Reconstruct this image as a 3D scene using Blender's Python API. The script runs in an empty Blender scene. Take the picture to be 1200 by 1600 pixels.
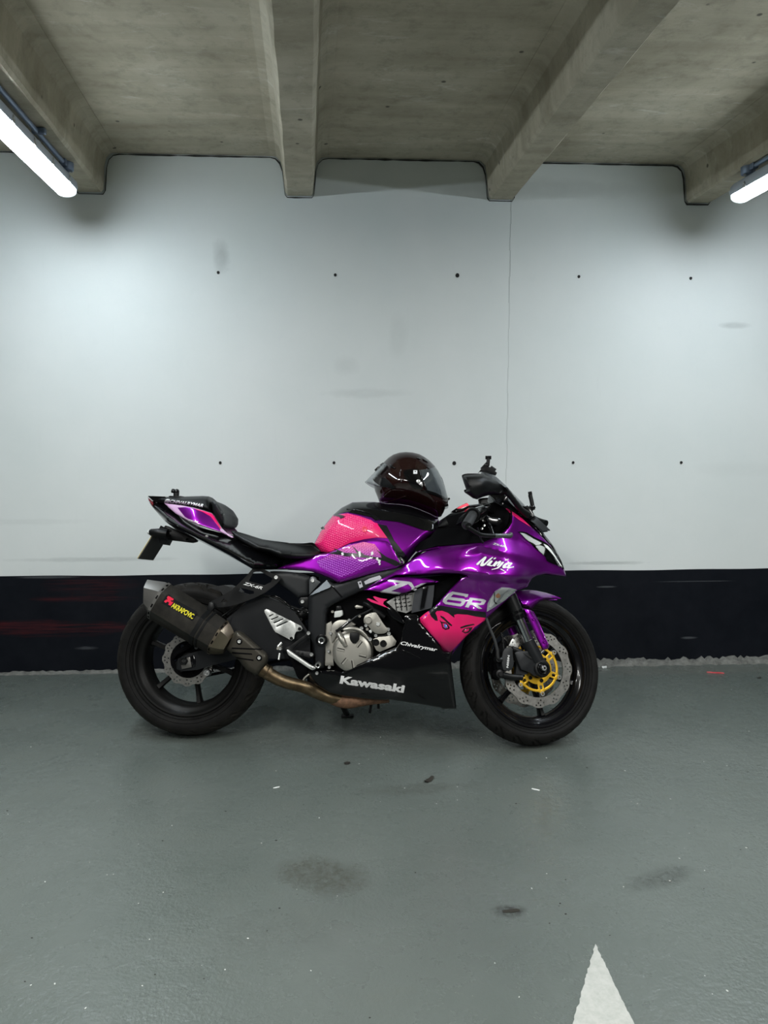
import bpy, bmesh, math, random
import numpy as np
from mathutils import Vector, Matrix
from mathutils.geometry import delaunay_2d_cdt

random.seed(7)
SC = bpy.context.scene
COL = SC.collection
rad = math.radians

# ------------------------------------------------------------------ camera
CAM_H, FPX, YAW, PITCH = 1.2497, 1180.0, 0.0378, 0.103
cd = bpy.data.cameras.new('camera')
cd.sensor_fit = 'VERTICAL'; cd.sensor_height = 36.0; cd.sensor_width = 27.0
cd.lens = FPX / 1600 * 36; cd.clip_start = 0.05
cam = bpy.data.objects.new('camera', cd); COL.objects.link(cam)
FWD = Vector((math.sin(YAW) * math.cos(PITCH), math.cos(YAW) * math.cos(PITCH), -math.sin(PITCH)))
RGT = Vector((math.cos(YAW), -math.sin(YAW), 0)); UPV = RGT.cross(FWD)
CPOS = Vector((0, 0, CAM_H))
cam.matrix_world = Matrix((( RGT.x, UPV.x, -FWD.x, 0), (RGT.y, UPV.y, -FWD.y, 0), (RGT.z, UPV.z, -FWD.z, CAM_H), (0, 0, 0, 1)))
SC.camera = cam

# ------------------------------------------------------------------ world, view
w = bpy.data.worlds.new('garage_ambient'); SC.world = w; w.use_nodes = True
w.node_tree.nodes['Background'].inputs[0].default_value = (0.85, 0.93, 1.0, 1)
w.node_tree.nodes['Background'].inputs[1].default_value = 0.05
SC.view_settings.view_transform = 'Standard'; SC.view_settings.look = 'None'
SC.view_settings.gamma = 1.0; SC.view_settings.use_curve_mapping = False
SC.view_settings.exposure = 0.10
SC.cycles.use_denoising = True
SC.cycles.max_bounces = 10; SC.cycles.diffuse_bounces = 5; SC.cycles.glossy_bounces = 5
SC.cycles.transmission_bounces = 8; SC.cycles.transparent_max_bounces = 8
SC.cycles.sample_clamp_indirect = 6.0

# lamps of the garage that stand further back, behind the photographer
LAMP_COL = (1.0, 1.0, 0.965)
def back_lamp(x, y, z, energy, length=1.45):
    l = bpy.data.lights.new('ceiling_lamp', 'AREA'); l.shape = 'RECTANGLE'
    l.size = 0.14; l.size_y = length; l.energy = energy; l.color = LAMP_COL
    o = bpy.data.objects.new('ceiling_lamp', l); COL.objects.link(o); o.location = (x, y, z)
    return o
TUBE_EMIT = 52.0
for (x, y, e) in [(-1.15, 0.9, 56), (1.93, 0.9, 56), (-1.05, -1.3, 45), (2.05, -1.3, 45)]:
    back_lamp(x, y, 2.33, e)

# ------------------------------------------------------------------ materials
def mat(name, col=(0.5, 0.5, 0.5), rough=0.5, metal=0.0, coat=0.0, spec=0.5, emit=None, es=0.0, trans=0.0, ior=1.45, alpha=1.0, coat_rough=0.03):
    m = bpy.data.materials.new(name); m.use_nodes = True
    b = m.node_tree.nodes['Principled BSDF']; I = b.inputs
    I['Base Color'].default_value = (*col, 1); I['Roughness'].default_value = rough; I['Metallic'].default_value = metal
    I['Coat Weight'].default_value = coat; I['Coat Roughness'].default_value = coat_rough
    I['Specular IOR Level'].default_value = spec; I['IOR'].default_value = ior
    I['Transmission Weight'].default_value = trans; I['Alpha'].default_value = alpha
    if emit: I['Emission Color'].default_value = (*emit, 1); I['Emission Strength'].default_value = es
    return m
class NT:
    def __init__(s, m):
        s.t = m.node_tree; s.b = s.t.nodes['Principled BSDF']
    def n(s, typ, **kw):
        nd = s.t.nodes.new(typ)
        for k, v in kw.items():
            if k == 'inp':
                for a, b in v.items(): nd.inputs[a].default_value = b
            else: setattr(nd, k, v)
        return nd
    def l(s, a, b): s.t.links.new(a, b)
    def coord(s, kind='Object', scale=(1, 1, 1), loc=(0, 0, 0), rot=(0, 0, 0)):
        c = s.n('ShaderNodeTexCoord'); mp = s.n('ShaderNodeMapping')
        mp.inputs['Scale'].default_value = scale; mp.inputs['Location'].default_value = loc; mp.inputs['Rotation'].default_value = rot
        s.l(c.outputs[kind], mp.inputs['Vector']); return mp.outputs['Vector']
    def noise(s, vec, scale, detail=6, rough=0.6, dist=0.0):
        n = s.n('ShaderNodeTexNoise'); n.inputs['Scale'].default_value = scale; n.inputs['Detail'].default_value = detail
        n.inputs['Roughness'].default_value = rough; n.inputs['Distortion'].default_value = dist
        s.l(vec, n.inputs['Vector']); return n.outputs['Fac']
    def ramp(s, fac, stops):
        r = s.n('ShaderNodeValToRGB'); e = r.color_ramp.elements
        while len(e) < len(stops): e.new(0.5)
        for i, (p, c) in enumerate(stops):
            e[i].position = p; e[i].color = (*c, 1) if len(c) == 3 else c
        s.l(fac, r.inputs['Fac']); return r.outputs['Color']
    def math(s, op, a, b=None, clamp=False):
        m = s.n('ShaderNodeMath', operation=op, use_clamp=clamp)
        for i, v in enumerate((a, b)):
            if v is None: continue
            if isinstance(v, (int, float)): m.inputs[i].default_value = v
            else: s.l(v, m.inputs[i])
        return m.outputs[0]
    def mix(s, fac, a, b, mode='MIX'):
        m = s.n('ShaderNodeMix', data_type='RGBA', blend_type=mode)
        for sock, v in ((m.inputs[0], fac), (m.inputs[6], a), (m.inputs[7], b)):
            if isinstance(v, (int, float)): sock.default_value = v
            elif isinstance(v, tuple): sock.default_value = (*v, 1) if len(v) == 3 else v
            else: s.l(v, sock)
        return m.outputs[2]
    def bump(s, h, strength=0.3, dist=0.01):
        b = s.n('ShaderNodeBump'); b.inputs['Strength'].default_value = strength; b.inputs['Distance'].default_value = dist
        s.l(h, b.inputs['Height']); s.l(b.outputs[0], s.b.inputs['Normal'])
    def blob(s, vec, centre, size, rot=0.0, soft=0.5, wob=None):
        # 1 inside an ellipse on the surface, falling to 0 at its ragged rim
        mp = s.n('ShaderNodeMapping'); mp.vector_type = 'TEXTURE'
        mp.inputs['Location'].default_value = centre; mp.inputs['Rotation'].default_value = (0, 0, rot)
        mp.inputs['Scale'].default_value = size
        s.l(vec, mp.inputs['Vector'])
        ln = s.n('ShaderNodeVectorMath', operation='LENGTH'); s.l(mp.outputs[0], ln.inputs[0])
        v = ln.outputs['Value']
        if wob is not None: v = s.math('ADD', v, wob)
        a = s.math('SUBTRACT', 1.0, v); return s.math('DIVIDE', a, soft, clamp=True)

def tag(o, label=None, cat=None, group=None, kind=None):
    if label: o['label'] = label
    if cat: o['category'] = cat
    if group: o['group'] = group
    if kind: o['kind'] = kind
    return o
def mesh_obj(name, verts, faces, m=None, parent=None, smooth=35, recalc=True, bevel=0.0, mw=None):
    bm = bmesh.new()
    vs = [bm.verts.new(tuple(v)) for v in verts]
    for f in faces:
        try: bm.faces.new([vs[i] for i in f])
        except ValueError: pass
    return bm_obj(name, bm, m, parent, smooth, recalc, bevel, mw)
def bm_obj(name, bm, m=None, parent=None, smooth=35, recalc=True, bevel=0.0, mw=None, segs=2):
    if recalc: bmesh.ops.recalc_face_normals(bm, faces=bm.faces)
    if bevel > 0:
        es = [e for e in bm.edges if len(e.link_faces) == 2 and e.calc_face_angle(0) > 0.7]
        bmesh.ops.bevel(bm, geom=es, offset=bevel, segments=segs, affect='EDGES', profile=0.5, clamp_overlap=True)
    me = bpy.data.meshes.new(name); bm.to_mesh(me); bm.free()
    if smooth:
        me.polygons.foreach_set('use_smooth', [True] * len(me.polygons)); me.set_sharp_from_angle(angle=rad(smooth))
    if m: me.materials.append(m)
    o = bpy.data.objects.new(name, me); COL.objects.link(o)
    if parent: o.parent = parent
    if mw is not None: o.matrix_local = mw
    return o
def box_bm(bm, c, s, M=None):
    r = bmesh.ops.create_cube(bm, size=1.0, matrix=(M or Matrix()) @ Matrix.Translation(c) @ Matrix.Diagonal((*s, 1)))
    return r['verts']
def empty(name, M, label=None, cat=None, group=None):
    o = bpy.data.objects.new(name, None); COL.objects.link(o); o.matrix_world = M; o.empty_display_size = 0.1
    return tag(o, label, cat, group)

# ------------------------------------------------------------------ room
YW0, WS = 3.9625, 0.0186          # the back wall runs y = YW0 + WS * x
WALL_M = Matrix.Translation((0, YW0, 0)) @ Matrix.Rotation(math.atan(WS), 4, 'Z')
def wall_y(x): return YW0 + WS * x

m_wall = mat('white_wall_paint', (0.72, 0.76, 0.75), 0.62, spec=0.35); t = NT(m_wall)
v = t.coord()
n1 = t.noise(v, 1.3, 5, 0.6); n2 = t.noise(v, 9, 8, 0.7); n3 = t.noise(t.coord(scale=(30, 30, 3)), 1.0, 5, 0.6)
c = t.ramp(n1, [(0.30, (0.70, 0.745, 0.735)), (0.7, (0.77, 0.80, 0.79))])
c = t.mix(t.math('MULTIPLY', t.ramp(n2, [(0.60, (0, 0, 0)), (0.78, (1, 1, 1))]), 0.10), c, (0.52, 0.56, 0.55))
c = t.mix(t.math('MULTIPLY', t.ramp(n3, [(0.62, (0, 0, 0)), (0.75, (1, 1, 1))]), 0.06), c, (0.50, 0.52, 0.50))
wob = t.math('MULTIPLY', t.math('SUBTRACT', n2, 0.5), 1.6)
sk = t.noise(t.coord(scale=(3, 3, 40)), 2.2, 6, 0.7)
for (cx, cz, sx, sz, f) in [(-0.67, 2.14, 0.05, 0.09, 0.35), (0.05, 1.46, 0.25, 0.03, 0.16), (-0.05, 1.60, 0.08, 0.06, 0.12), (0.22, 1.75, 0.06, 0.14, 0.10),
                            (2.0, 1.82, 0.10, 0.02, 0.35), (-1.70, 0.80, 0.35, 0.02, 0.10), (0.95, 2.50, 0.6, 0.06, 0.2), (2.05, 1.06, 0.3, 0.05, 0.06), (1.35, 0.555, 0.25, 0.012, 0.45), (-1.35, 0.60, 0.5, 0.014, 0.3)]:
    bl = t.blob(v, (cx, 0, cz), (sx, 1, sz), 0, 0.6, wob)
    c = t.mix(t.math('MULTIPLY', t.math('MULTIPLY', bl, n2), 2 * f), c, (0.30, 0.33, 0.32))
t.l(c, t.b.inputs['Base Color'])
t.bump(t.math('ADD', t.math('MULTIPLY', n1, 1.0), t.math('MULTIPLY', n2, 0.25)), 0.25, 0.01)

m_band = mat('black_band_paint', (0.006, 0.008, 0.013), 0.5, spec=0.2); t = NT(m_band)
v = t.coord(); st = t.noise(t.coord(scale=(1.2, 1, 45)), 2.0, 7, 0.7); nn = t.noise(v, 6, 8, 0.7)
c = t.ramp(nn, [(0.35, (0.0032, 0.0046, 0.008)), (0.75, (0.008, 0.0095, 0.014))])
wob = t.math('MULTIPLY', t.math('SUBTRACT', nn, 0.5), 1.3)
for (cx, cz, sx, sz, rot, f) in [(-1.38, 0.465, 0.26, 0.06, 0, 0.9), (-1.42, 0.395, 0.30, 0.018, 0, 1.2), (-1.55, 0.235, 0.46, 0.045, 0, 1.2), (-1.27, 0.24, 0.16, 0.03, 0, 1.3), (-1.75, 0.255, 0.24, 0.04, 0, 1.1)]:
    bl = t.blob(v, (cx, 0, cz), (sx, 1, sz), rot, 0.7, wob)
    ms = t.math('MULTIPLY', bl, t.ramp(st, [(0.42, (0, 0, 0)), (0.7, (1, 1, 1))]))
    c = t.mix(t.math('MULTIPLY', ms, f * 0.75), c, (0.085, 0.013, 0.016))
sp = t.noise(t.coord(scale=(1.5, 1, 12)), 9, 8, 0.8)
c = t.mix(t.math('MULTIPLY', t.ramp(sp, [(0.68, (0, 0, 0)), (0.74, (1, 1, 1))]), 0.25), c, (0.10, 0.11, 0.12))
for (cx, cz, sx, sz, f) in [(1.36, 0.425, 0.06, 0.006, 0.8), (1.85, 0.45, 0.25, 0.004, 0.5), (1.83, 0.135, 0.05, 0.008, 0.7), (-1.42, 0.13, 0.07, 0.012, 0.6), (-1.6, 0.51, 0.2, 0.008, 0.7)]:
    bl = t.blob(v, (cx, 0, cz), (sx, 1, sz), 0, 0.6, wob)
    c = t.mix(t.math('MULTIPLY', bl, f * 0.6), c, (0.13, 0.14, 0.15))
t.l(c, t.b.inputs['Base Color']); t.bump(nn, 0.2, 0.01)

m_conc = mat('ceiling_concrete', (0.3, 0.28, 0.22), 0.85, spec=0.25); t = NT(m_conc)
v = t.coord('Generated'); v = t.coord()
a = t.noise(v, 1.6, 8, 0.65, 0.3); b = t.noise(v, 14, 9, 0.75); s1 = t.noise(t.coord(scale=(0.5, 6, 1)), 1.5, 6, 0.6); wisp = t.noise(t.coord(rot=(0, 0, 0.6), scale=(3, 9, 3)), 1.4, 9, 0.75, 1.2)
c = t.ramp(a, [(0.28, (0.24, 0.212, 0.150)), (0.5, (0.43, 0.39, 0.295)), (0.72, (0.60, 0.56, 0.445))])
c = t.mix(0.35, c, t.ramp(s1, [(0.3, (0.25, 0.222, 0.160)), (0.7, (0.62, 0.57, 0.45))]))
c = t.mix(t.math('MULTIPLY', t.ramp(b, [(0.35, (1, 1, 1)), (0.5, (0, 0, 0))]), 0.30), c, (0.15, 0.135, 0.10))
c = t.mix(t.math('MULTIPLY', t.math('MULTIPLY', t.ramp(wisp, [(0.56, (0, 0, 0)), (0.72, (1, 1, 1))]), t.ramp(a, [(0.42, (0, 0, 0)), (0.56, (1, 1, 1))])), 0.7), c, (0.74, 0.73, 0.66))
vo = t.n('ShaderNodeTexVoronoi'); vo.inputs['Scale'].default_value = 6.0; t.l(v, vo.inputs['Vector'])
c = t.mix(t.ramp(vo.outputs['Distance'], [(0.045, (0.8, 0.8, 0.8)), (0.07, (0, 0, 0))]), c, (0.06, 0.055, 0.05))
t.l(c, t.b.inputs['Base Color']); t.bump(t.math('ADD', t.math('MULTIPLY', a, 0.6), t.math('MULTIPLY', b, 0.4)), 0.45, 0.012)

m_floor = mat('green_floor_paint', (0.12, 0.145, 0.137), 0.36, spec=0.5); t = NT(m_floor)
v = t.coord(); a = t.noise(v, 1.1, 6, 0.6); b = t.noise(v, 26, 5, 0.6); d = t.noise(v, 5, 8, 0.7); g = t.noise(v, 110, 3, 0.5)
c = t.ramp(a, [(0.32, (0.095, 0.113, 0.104)), (0.7, (0.126, 0.144, 0.134))])
c = t.mix(t.math('MULTIPLY', t.ramp(d, [(0.56, (0, 0, 0)), (0.72, (1, 1, 1))]), 0.35), c, (0.115, 0.125, 0.108))
wob = t.math('MULTIPLY', t.math('SUBTRACT', d, 0.5), 1.5)
grain = t.ramp(t.noise(v, 60, 4, 0.7), [(0.38, (0.25, 0.25, 0.25)), (0.62, (1, 1, 1))])
for (cx, cy, sx, sy, rot, f, col) in [(-0.10, 2.04, 0.17, 0.10, -0.35, 0.75, (0.050, 0.052, 0.040)), (0.86, 1.99, 0.14, 0.05, 0.4, 0.75, (0.04, 0.045, 0.04)), (0.40, 1.855, 0.05, 0.03, 0, 0.8, (0.02, 0.02, 0.018)),
        (0.2, 2.55, 0.25, 0.05, 0.1, 0.35, (0.05, 0.05, 0.04)), (1.7, 3.85, 0.9, 0.09, 0.02, 0.6, (0.15, 0.15, 0.135)), (0.62, 2.35, 0.16, 0.02, 1.3, 0.25, (0.05, 0.055, 0.05)),
        (-0.2, 1.8, 0.2, 0.12, 0.3, 0.35, (0.09, 0.10, 0.092))]:
    bl = t.blob(v, (cx, cy, 0), (sx, sy, 1), rot, 0.55, wob)
    c = t.mix(t.math('MULTIPLY', t.math('MULTIPLY', bl, grain), f), c, col)
t.l(c, t.b.inputs['Base Color'])
t.l(t.ramp(d, [(0.3, (0.20, 0.20, 0.20)), (0.7, (0.36, 0.36, 0.36))]), t.b.inputs['Roughness'])
t.bump(t.math('ADD', t.math('MULTIPLY', b, 0.7), t.math('MULTIPLY', g, 0.3)), 0.55, 0.007)

def slab(name, x0, x1, y0, y1, z0, z1, m, parent=None, M=None, kind=None, bevel=0):
    bm = bmesh.new(); box_bm(bm, ((x0 + x1) / 2, (y0 + y1) / 2, (z0 + z1) / 2), (x1 - x0, y1 - y0, z1 - z0))
    o = bm_obj(name, bm, m, parent, smooth=0, bevel=bevel, mw=M)
    if kind: o['kind'] = kind
    return o
floor = slab('floor', -7, 7, -7, 4.15, -0.12, 0.0, m_floor, kind='structure')
wall = slab('wall_back', -7, 7, 0.0, 0.18, 0.0, 2.85, m_wall, M=WALL_M, kind='structure')

# black painted skirting coat, a touch proud of the wall with an uneven top edge
vs, fs = [], []
N = 120
for i in range(N + 1):
    x = -3.6 + 7.2 * i / N
    zt = 0.518 + 0.0035 * math.sin(x * 2.3 + 1) + 0.0015 * math.sin(x * 11)
    for (y, z) in ((0, 0.0005), (-0.004, 0.0005), (-0.004, zt), (0, zt)): vs.append((x, y, z))
    if i:
        q = 4 * (i - 1)
        for k in range(4): fs.append((q + k, q + (k + 1) % 4, q + 4 + (k + 1) % 4, q + 4 + k))
mesh_obj('painted_band', vs, fs, m_band, wall, smooth=0)
# rough strip of mortar where the floor meets the wall
m_rub = mat('mortar_edge', (0.16, 0.16, 0.145), 0.9); t = NT(m_rub)
nn = t.noise(t.coord(), 30, 8, 0.8); t.l(t.ramp(nn, [(0.3, (0.05, 0.052, 0.048)), (0.7, (0.26, 0.26, 0.24))]), t.b.inputs['Base Color'])
vs, fs = [], []
N = 420; R6 = random.Random(3)
for i in range(N + 1):
    x = -3.6 + 7.2 * i / N
    k = min(1, max(0.12, (x + 1.0) / 2.0))
    hh = (0.010 + 0.016 * k) * R6.uniform(0.45, 1.25); dd = (0.03 + 0.035 * k) * R6.uniform(0.8, 1.15)
    for (y, z) in ((0.0, hh), (-dd * 0.35, hh * 0.9), (-dd * 0.7, hh * 0.55 * R6.uniform(0.6, 1.3)), (-dd, 0.0005)): vs.append((x, wall_y(x) - 0.0045 + y, z))
    if i:
        q = 4 * (i - 1)
        for j in range(3): fs.append((q + j, q + j + 1, q + 5 + j, q + 4 + j))
o = mesh_obj('mortar_strip', vs, fs, m_rub, floor, smooth=60)

# ceiling slab with its downstand beams
ceil = slab('ceiling', -7, 7, -7, 4.3, 2.63, 2.85, m_conc, kind='structure')
def beam(xl, xr, d, zb=2.437):
    prof = [(xl - 0.085, 2.645), (xl - 0.085, 2.628), (xl - 0.052, 2.622), (xl - 0.030, 2.60), (xl - 0.020, 2.56), (xl - 0.008, zb + 0.012), (xl + 0.002, zb),
            (xr - 0.002, zb), (xr + 0.008, zb + 0.012), (xr + 0.020, 2.56), (xr + 0.030, 2.60), (xr + 0.052, 2.622), (xr + 0.085, 2.628), (xr + 0.085, 2.645)]
    rr = random.Random(int(xl * 100))
    vs, fs = [], []; n = len(prof); N = 70
    y1 = wall_y(xl) - 0.016
    for i in range(N + 1):
        y = y1 - (y1 + 6.8) * (i / N) ** 1.4
        for j, (x, z) in enumerate(prof):
            jit = 0.0022 if 3 <= j <= n - 4 else 0
            vs.append((x + d * (y - y1) + rr.uniform(-jit, jit), y, z + rr.uniform(-jit, jit) * 0.6))
        if i:
            for j in range(n):
                a = n * (i - 1) + j; b = n * (i - 1) + (j + 1) % n
                fs.append((a, b, b + n, a + n))
    fs.append(list(range(n))); fs.append([N * n + j for j in range(n)][::-1])
    return mesh_obj('ceiling_beam', vs, fs, m_conc, ceil, smooth=28)
BEAMS = [(-1.362, -1.247, -0.085), (-0.336, -0.216, -0.063), (0.690, 0.804, -0.052), (1.722, 1.832, -0.05), (-2.40, -2.285, -0.085), (2.75, 2.86, -0.05)]
for b in BEAMS: beam(*b)

# drilled anchor holes in two rows across the wall
m_hole = mat('anchor_dark', (0.02, 0.02, 0.02), 0.7); m_plug = mat('plug_rim', (0.35, 0.36, 0.35), 0.7)
for (x, z) in [(-0.689, 2.061), (-0.099, 2.056), (0.528, 2.061), (1.163, 2.062), (1.758, 2.06), (-0.700, 1.101), (-0.112, 1.1), (0.521, 1.096), (1.158, 1.098), (1.747, 1.097)]:
    bm = bmesh.new(); n = 14; r = 0.0055 if abs(x - 0.528) > .05 else 0.0075
    prof = [(r * 1.35, 0.0), (r * 1.2, -0.004), (r * 0.95, -0.004), (r * 0.85, -0.0005)]
    rings = [[bm.verts.new((x + q * math.cos(k * 2 * math.pi / n), y, z + q * math.sin(k * 2 * math.pi / n) * 1.1)) for k in range(n)] for (q, y) in prof]
    for a, b in zip(rings, rings[1:]):
        for k in range(n): bm.faces.new((a[k], a[(k + 1) % n], b[(k + 1) % n], b[k]))
    bm.faces.new(rings[-1])
    bm_obj('anchor_hole', bm, m_hole, wall, smooth=30)
# hairline joint running down the wall
bm = bmesh.new(); 
for i in range(24):
    z0 = 2.42 - i * 0.066; x0 = 0.800 + 0.002 * math.sin(i * 1.7); box_bm(bm, (x0, -0.0004, z0), (0.0022 if i < 8 else 0.0012, 0.0012, 0.066))
m_crack = mat('joint_grey', (0.42, 0.45, 0.44), 0.8)
bm_obj('wall_joint', bm, m_crack, wall, smooth=0)

# dark sealant in the joint between the wall, the slab and the beam ends
m_seal = mat('dark_sealant', (0.035, 0.034, 0.03), 0.8)
path = [(-3.6, 2.624)]
for xl, xr, d in sorted(BEAMS): path += [(xl - .085, 2.624), (xl - .058, 2.618), (xl - .036, 2.597), (xl - .024, 2.56), (xl - .013, 2.447), (xl - .002, 2.433), (xr + .002, 2.433), (xr + .013, 2.447), (xr + .024, 2.56), (xr + .036, 2.597), (xr + .058, 2.618), (xr + .085, 2.624)]
path.append((3.6, 2.624)); vs, fs = [], []; rs = random.Random(4); pp = []
for (a, b), (c2, d2) in zip(path, path[1:]):
    n = max(1, int(math.hypot(c2 - a, d2 - b) / 0.04))
    for k in range(n): pp.append((a + (c2 - a) * k / n, b + (d2 - b) * k / n))
for i, (x, z) in enumerate(pp):
    r = 0.0024 * rs.uniform(.4, 1.7)
    for (dx, dy, dz) in ((0, 0.004, r), (0, -r * 1.6, r * .3), (0, -r * 1.2, -r), (0, 0.004, -r * 1.2)): vs.append((x + (dz if .02 < abs(z - 2.53) < .09 else 0) * 0.6, dy - .003, z + dz))
    if i:
        q = 4 * (i - 1); fs += [(q + j, q + (j + 1) % 4, q + 4 + (j + 1) % 4, q + 4 + j) for j in range(4)]
mesh_obj('joint_sealant', vs, fs, m_seal, wall, smooth=50)

# ------------------------------------------------------------------ batten lamps
m_house = mat('lamp_housing', (0.42, 0.46, 0.52), 0.45)
m_diff = mat('lamp_diffuser', (0.9, 0.95, 1.0), 0.4, emit=(0.83, 0.93, 1.0), es=TUBE_EMIT)
m_endcap = mat('lamp_end_cap', (0.85, 0.88, 0.9), 0.5, emit=(0.83, 0.93, 1.0), es=1.2)
m_steel = mat('steel', (0.55, 0.56, 0.57), 0.3, 1.0)
m_cond = mat('conduit_blue_grey', (0.20, 0.25, 0.34), 0.4, 0.6)
def batten(x, y, slope, bx, label):
    # runs from its wall end at (x, y) towards the viewer along its beam
    e = empty('batten_lamp', Matrix.Translation((x, y, 2.366)) @ Matrix.Rotation(-math.atan(slope), 4, 'Z'), label, 'ceiling lamp')
    L = 1.5
    def ext(name, prof, y0, y1, m, par, cap=True):
        n = len(prof); vs = [(a, y0, b) for a, b in prof] + [(a, y1, b) for a, b in prof]
        fs = [(i, (i + 1) % n, n + (i + 1) % n, n + i) for i in range(n)] + [list(range(n)), list(range(n, 2 * n))[::-1]]
        return mesh_obj(name, vs, fs, m, par, smooth=40)
    ext('housing', [(-.046, -.022), (-.050, -.014), (-.046, .012), (-.030, .030), (.030, .030), (.046, .012), (.050, -.014), (.046, -.022)], -L, 0, m_house, e)
    dp = [(-.043, -.021)] + [(-.043 * math.cos(a), -.026 - .028 * math.sin(a) ** 0.8) for a in [i * math.pi / 10 for i in range(1, 10)]] + [(.043, -.021)]
    ext('diffuser', dp, -L + 0.02, -0.012, m_diff, e)
    ext('end_cap', [(x_ * 1.02, z_ * 1.02) for x_, z_ in dp], -0.0118, 0.0, m_endcap, e)
    for i in range(7):
        for s in (-1, 1):
            bm = bmesh.new(); yy = -0.12 - i * 0.21
            box_bm(bm, (s * .0485, yy, -.016), (.007, .022, .018)); box_bm(bm, (s * .051, yy, -.003), (.006, .010, .012))
            bm_obj('clip', bm, m_steel, e, smooth=0, bevel=.0015)
    for yy in (-0.32, -1.2):
        bm = bmesh.new(); box_bm(bm, (bx, yy, .050), (.018, .03, .044)); bm_obj('mounting_bracket', bm, m_house, e, smooth=0, bevel=.002)
    return e
batten(-1.295, 3.585, -0.06, -0.013, 'glowing white tube lamp at left under the leftmost ceiling beam')
batten(1.778, 3.556, -0.06, 0.020, 'glowing white tube lamp at right under the rightmost ceiling beam')

def conduit(x, y, slope, label, boxes):
    e = empty('lamp_conduit', Matrix.Translation((x, y, 2.437)) @ Matrix.Rotation(-math.atan(slope), 4, 'Z'), label, 'conduit')
    bm = bmesh.new()
    bmesh.ops.create_cone(bm, cap_ends=True, segments=14, radius1=.010, radius2=.010, depth=1.6, matrix=Matrix.Translation((0, -.8, -.014)) @ Matrix.Rotation(math.pi / 2, 4, 'X'))
    bm_obj('pipe', bm, m_cond, e, smooth=40)
    bm = bmesh.new()
    bmesh.ops.create_cone(bm, cap_ends=True, segments=20, radius1=.030, radius2=.032, depth=.034, matrix=Matrix.Translation((0, 0, -.018)))
    o = bm_obj('junction_box', bm, m_cond, e, smooth=40, bevel=.003)
    for s in (-1, 1):
        b2 = bmesh.new(); bmesh.ops.create_cone(b2, cap_ends=True, segments=10, radius1=.006, radius2=.005, depth=.006, matrix=Matrix.Translation((.018 * s, .006 * s, -.037)))
        bm_obj('screw', b2, m_steel, o, smooth=40)
    bm = bmesh.new(); box_bm(bm, (.0, -0.045, -.014), (.028, .03, .026)); bm_obj('pipe_coupling', bm, m_cond, e, smooth=0, bevel=.004)
    for yy in boxes:
        bm = bmesh.new(); box_bm(bm, (.008, yy, -.012), (.052, .024, .022)); bm_obj('saddle_clip', bm, m_cond, e, smooth=0, bevel=.004)
    return e
conduit(-1.265, 3.51, -0.075, 'thin grey conduit with round box beside the left tube lamp', [-0.38, -1.1])
conduit(1.757, 3.446, -0.05, 'thin grey conduit with round box beside the right tube lamp', [-0.38, -1.1])

# ------------------------------------------------------------------ floor paint and litter
m_white_paint = mat('floor_white_paint', (0.62, 0.64, 0.61), 0.6); t = NT(m_white_paint)
nn = t.noise(t.coord(), 40, 7, 0.75); t.l(t.ramp(nn, [(0.3, (0.36, 0.375, 0.35)), (0.6, (0.47, 0.48, 0.455))]), t.b.inputs['Base Color'])
t.bump(nn, 0.3, 0.004)
A, Bp, Cp = (0.585, 1.718), (0.430, 1.40), (0.592, 1.40)
Bp = (A[0] + (0.458 - A[0]) * 1.6, A[1] + (1.471 - A[1]) * 1.6); Cp = (A[0] + (0.5875 - A[0] + 0.0005) * 1.6, A[1] + (1.466 - A[1]) * 1.6)
def edge(p, q, n, j, rr):
    return [(p[0] + (q[0] - p[0]) * i / n + rr.uniform(-j, j), p[1] + (q[1] - p[1]) * i / n + rr.uniform(-j, j)) for i in range(n)]
rr = random.Random(5); loop = edge(A, Bp, 60, .0016, rr) + edge(Bp, Cp, 10, .001, rr) + edge(Cp, A, 60, .0016, rr)
bm = bmesh.new(); f = bm.faces.new([bm.verts.new((x, y, 0.0003)) for x, y in loop])
r = bmesh.ops.extrude_face_region(bm, geom=[f]); bmesh.ops.translate(bm, verts=[q for q in r['geom'] if isinstance(q, bmesh.types.BMVert)], vec=(0, 0, .0012))
tag(bm_obj('floor_marking', bm, m_white_paint, smooth=0), 'white painted triangle marking on the green floor', 'floor marking')

def scrap(name, x, y, L, W, H, rot, m, label, cat, seed, curl=0.0):
    rr = random.Random(seed); vs, fs = [], []; n = 7
    for i in range(n):
        u = i / (n - 1); ww = W * (0.35 + 0.65 * math.sin(math.pi * (0.15 + 0.7 * u))) * rr.uniform(0.8, 1.2)
        for s in (-1, 0, 1):
            z = H * (0.3 + 0.3 * rr.random()) + curl * (2 * u - 1) ** 2 + (0.0 if s else H * 0.4)
            vs.append(((u - .5) * L, s * ww / 2, z))
    for i in range(n - 1):
        for s in range(2): a = 3 * i + s; fs.append((a, a + 1, a + 4, a + 3))
    k = len(vs); vs += [(a, b, max(0.0004, z - max(.0012, H * .4))) for a, b, z in vs]; fs += [tuple(q + k for q in f[::-1]) for f in fs]
    rim = [3 * i for i in range(n)] + [3 * (n - 1) + 1, 3 * (n - 1) + 2] + [3 * i + 2 for i in range(n - 2, -1, -1)] + [1]
    for a, b in zip(rim, rim[1:] + rim[:1]): fs.append((a, b, b + k, a + k))
    o = mesh_obj(name, vs, fs, m, smooth=50, mw=Matrix.Translation((x, y, 0)) @ Matrix.Rotation(rot, 4, 'Z'))
    return tag(o, label, cat)
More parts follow.
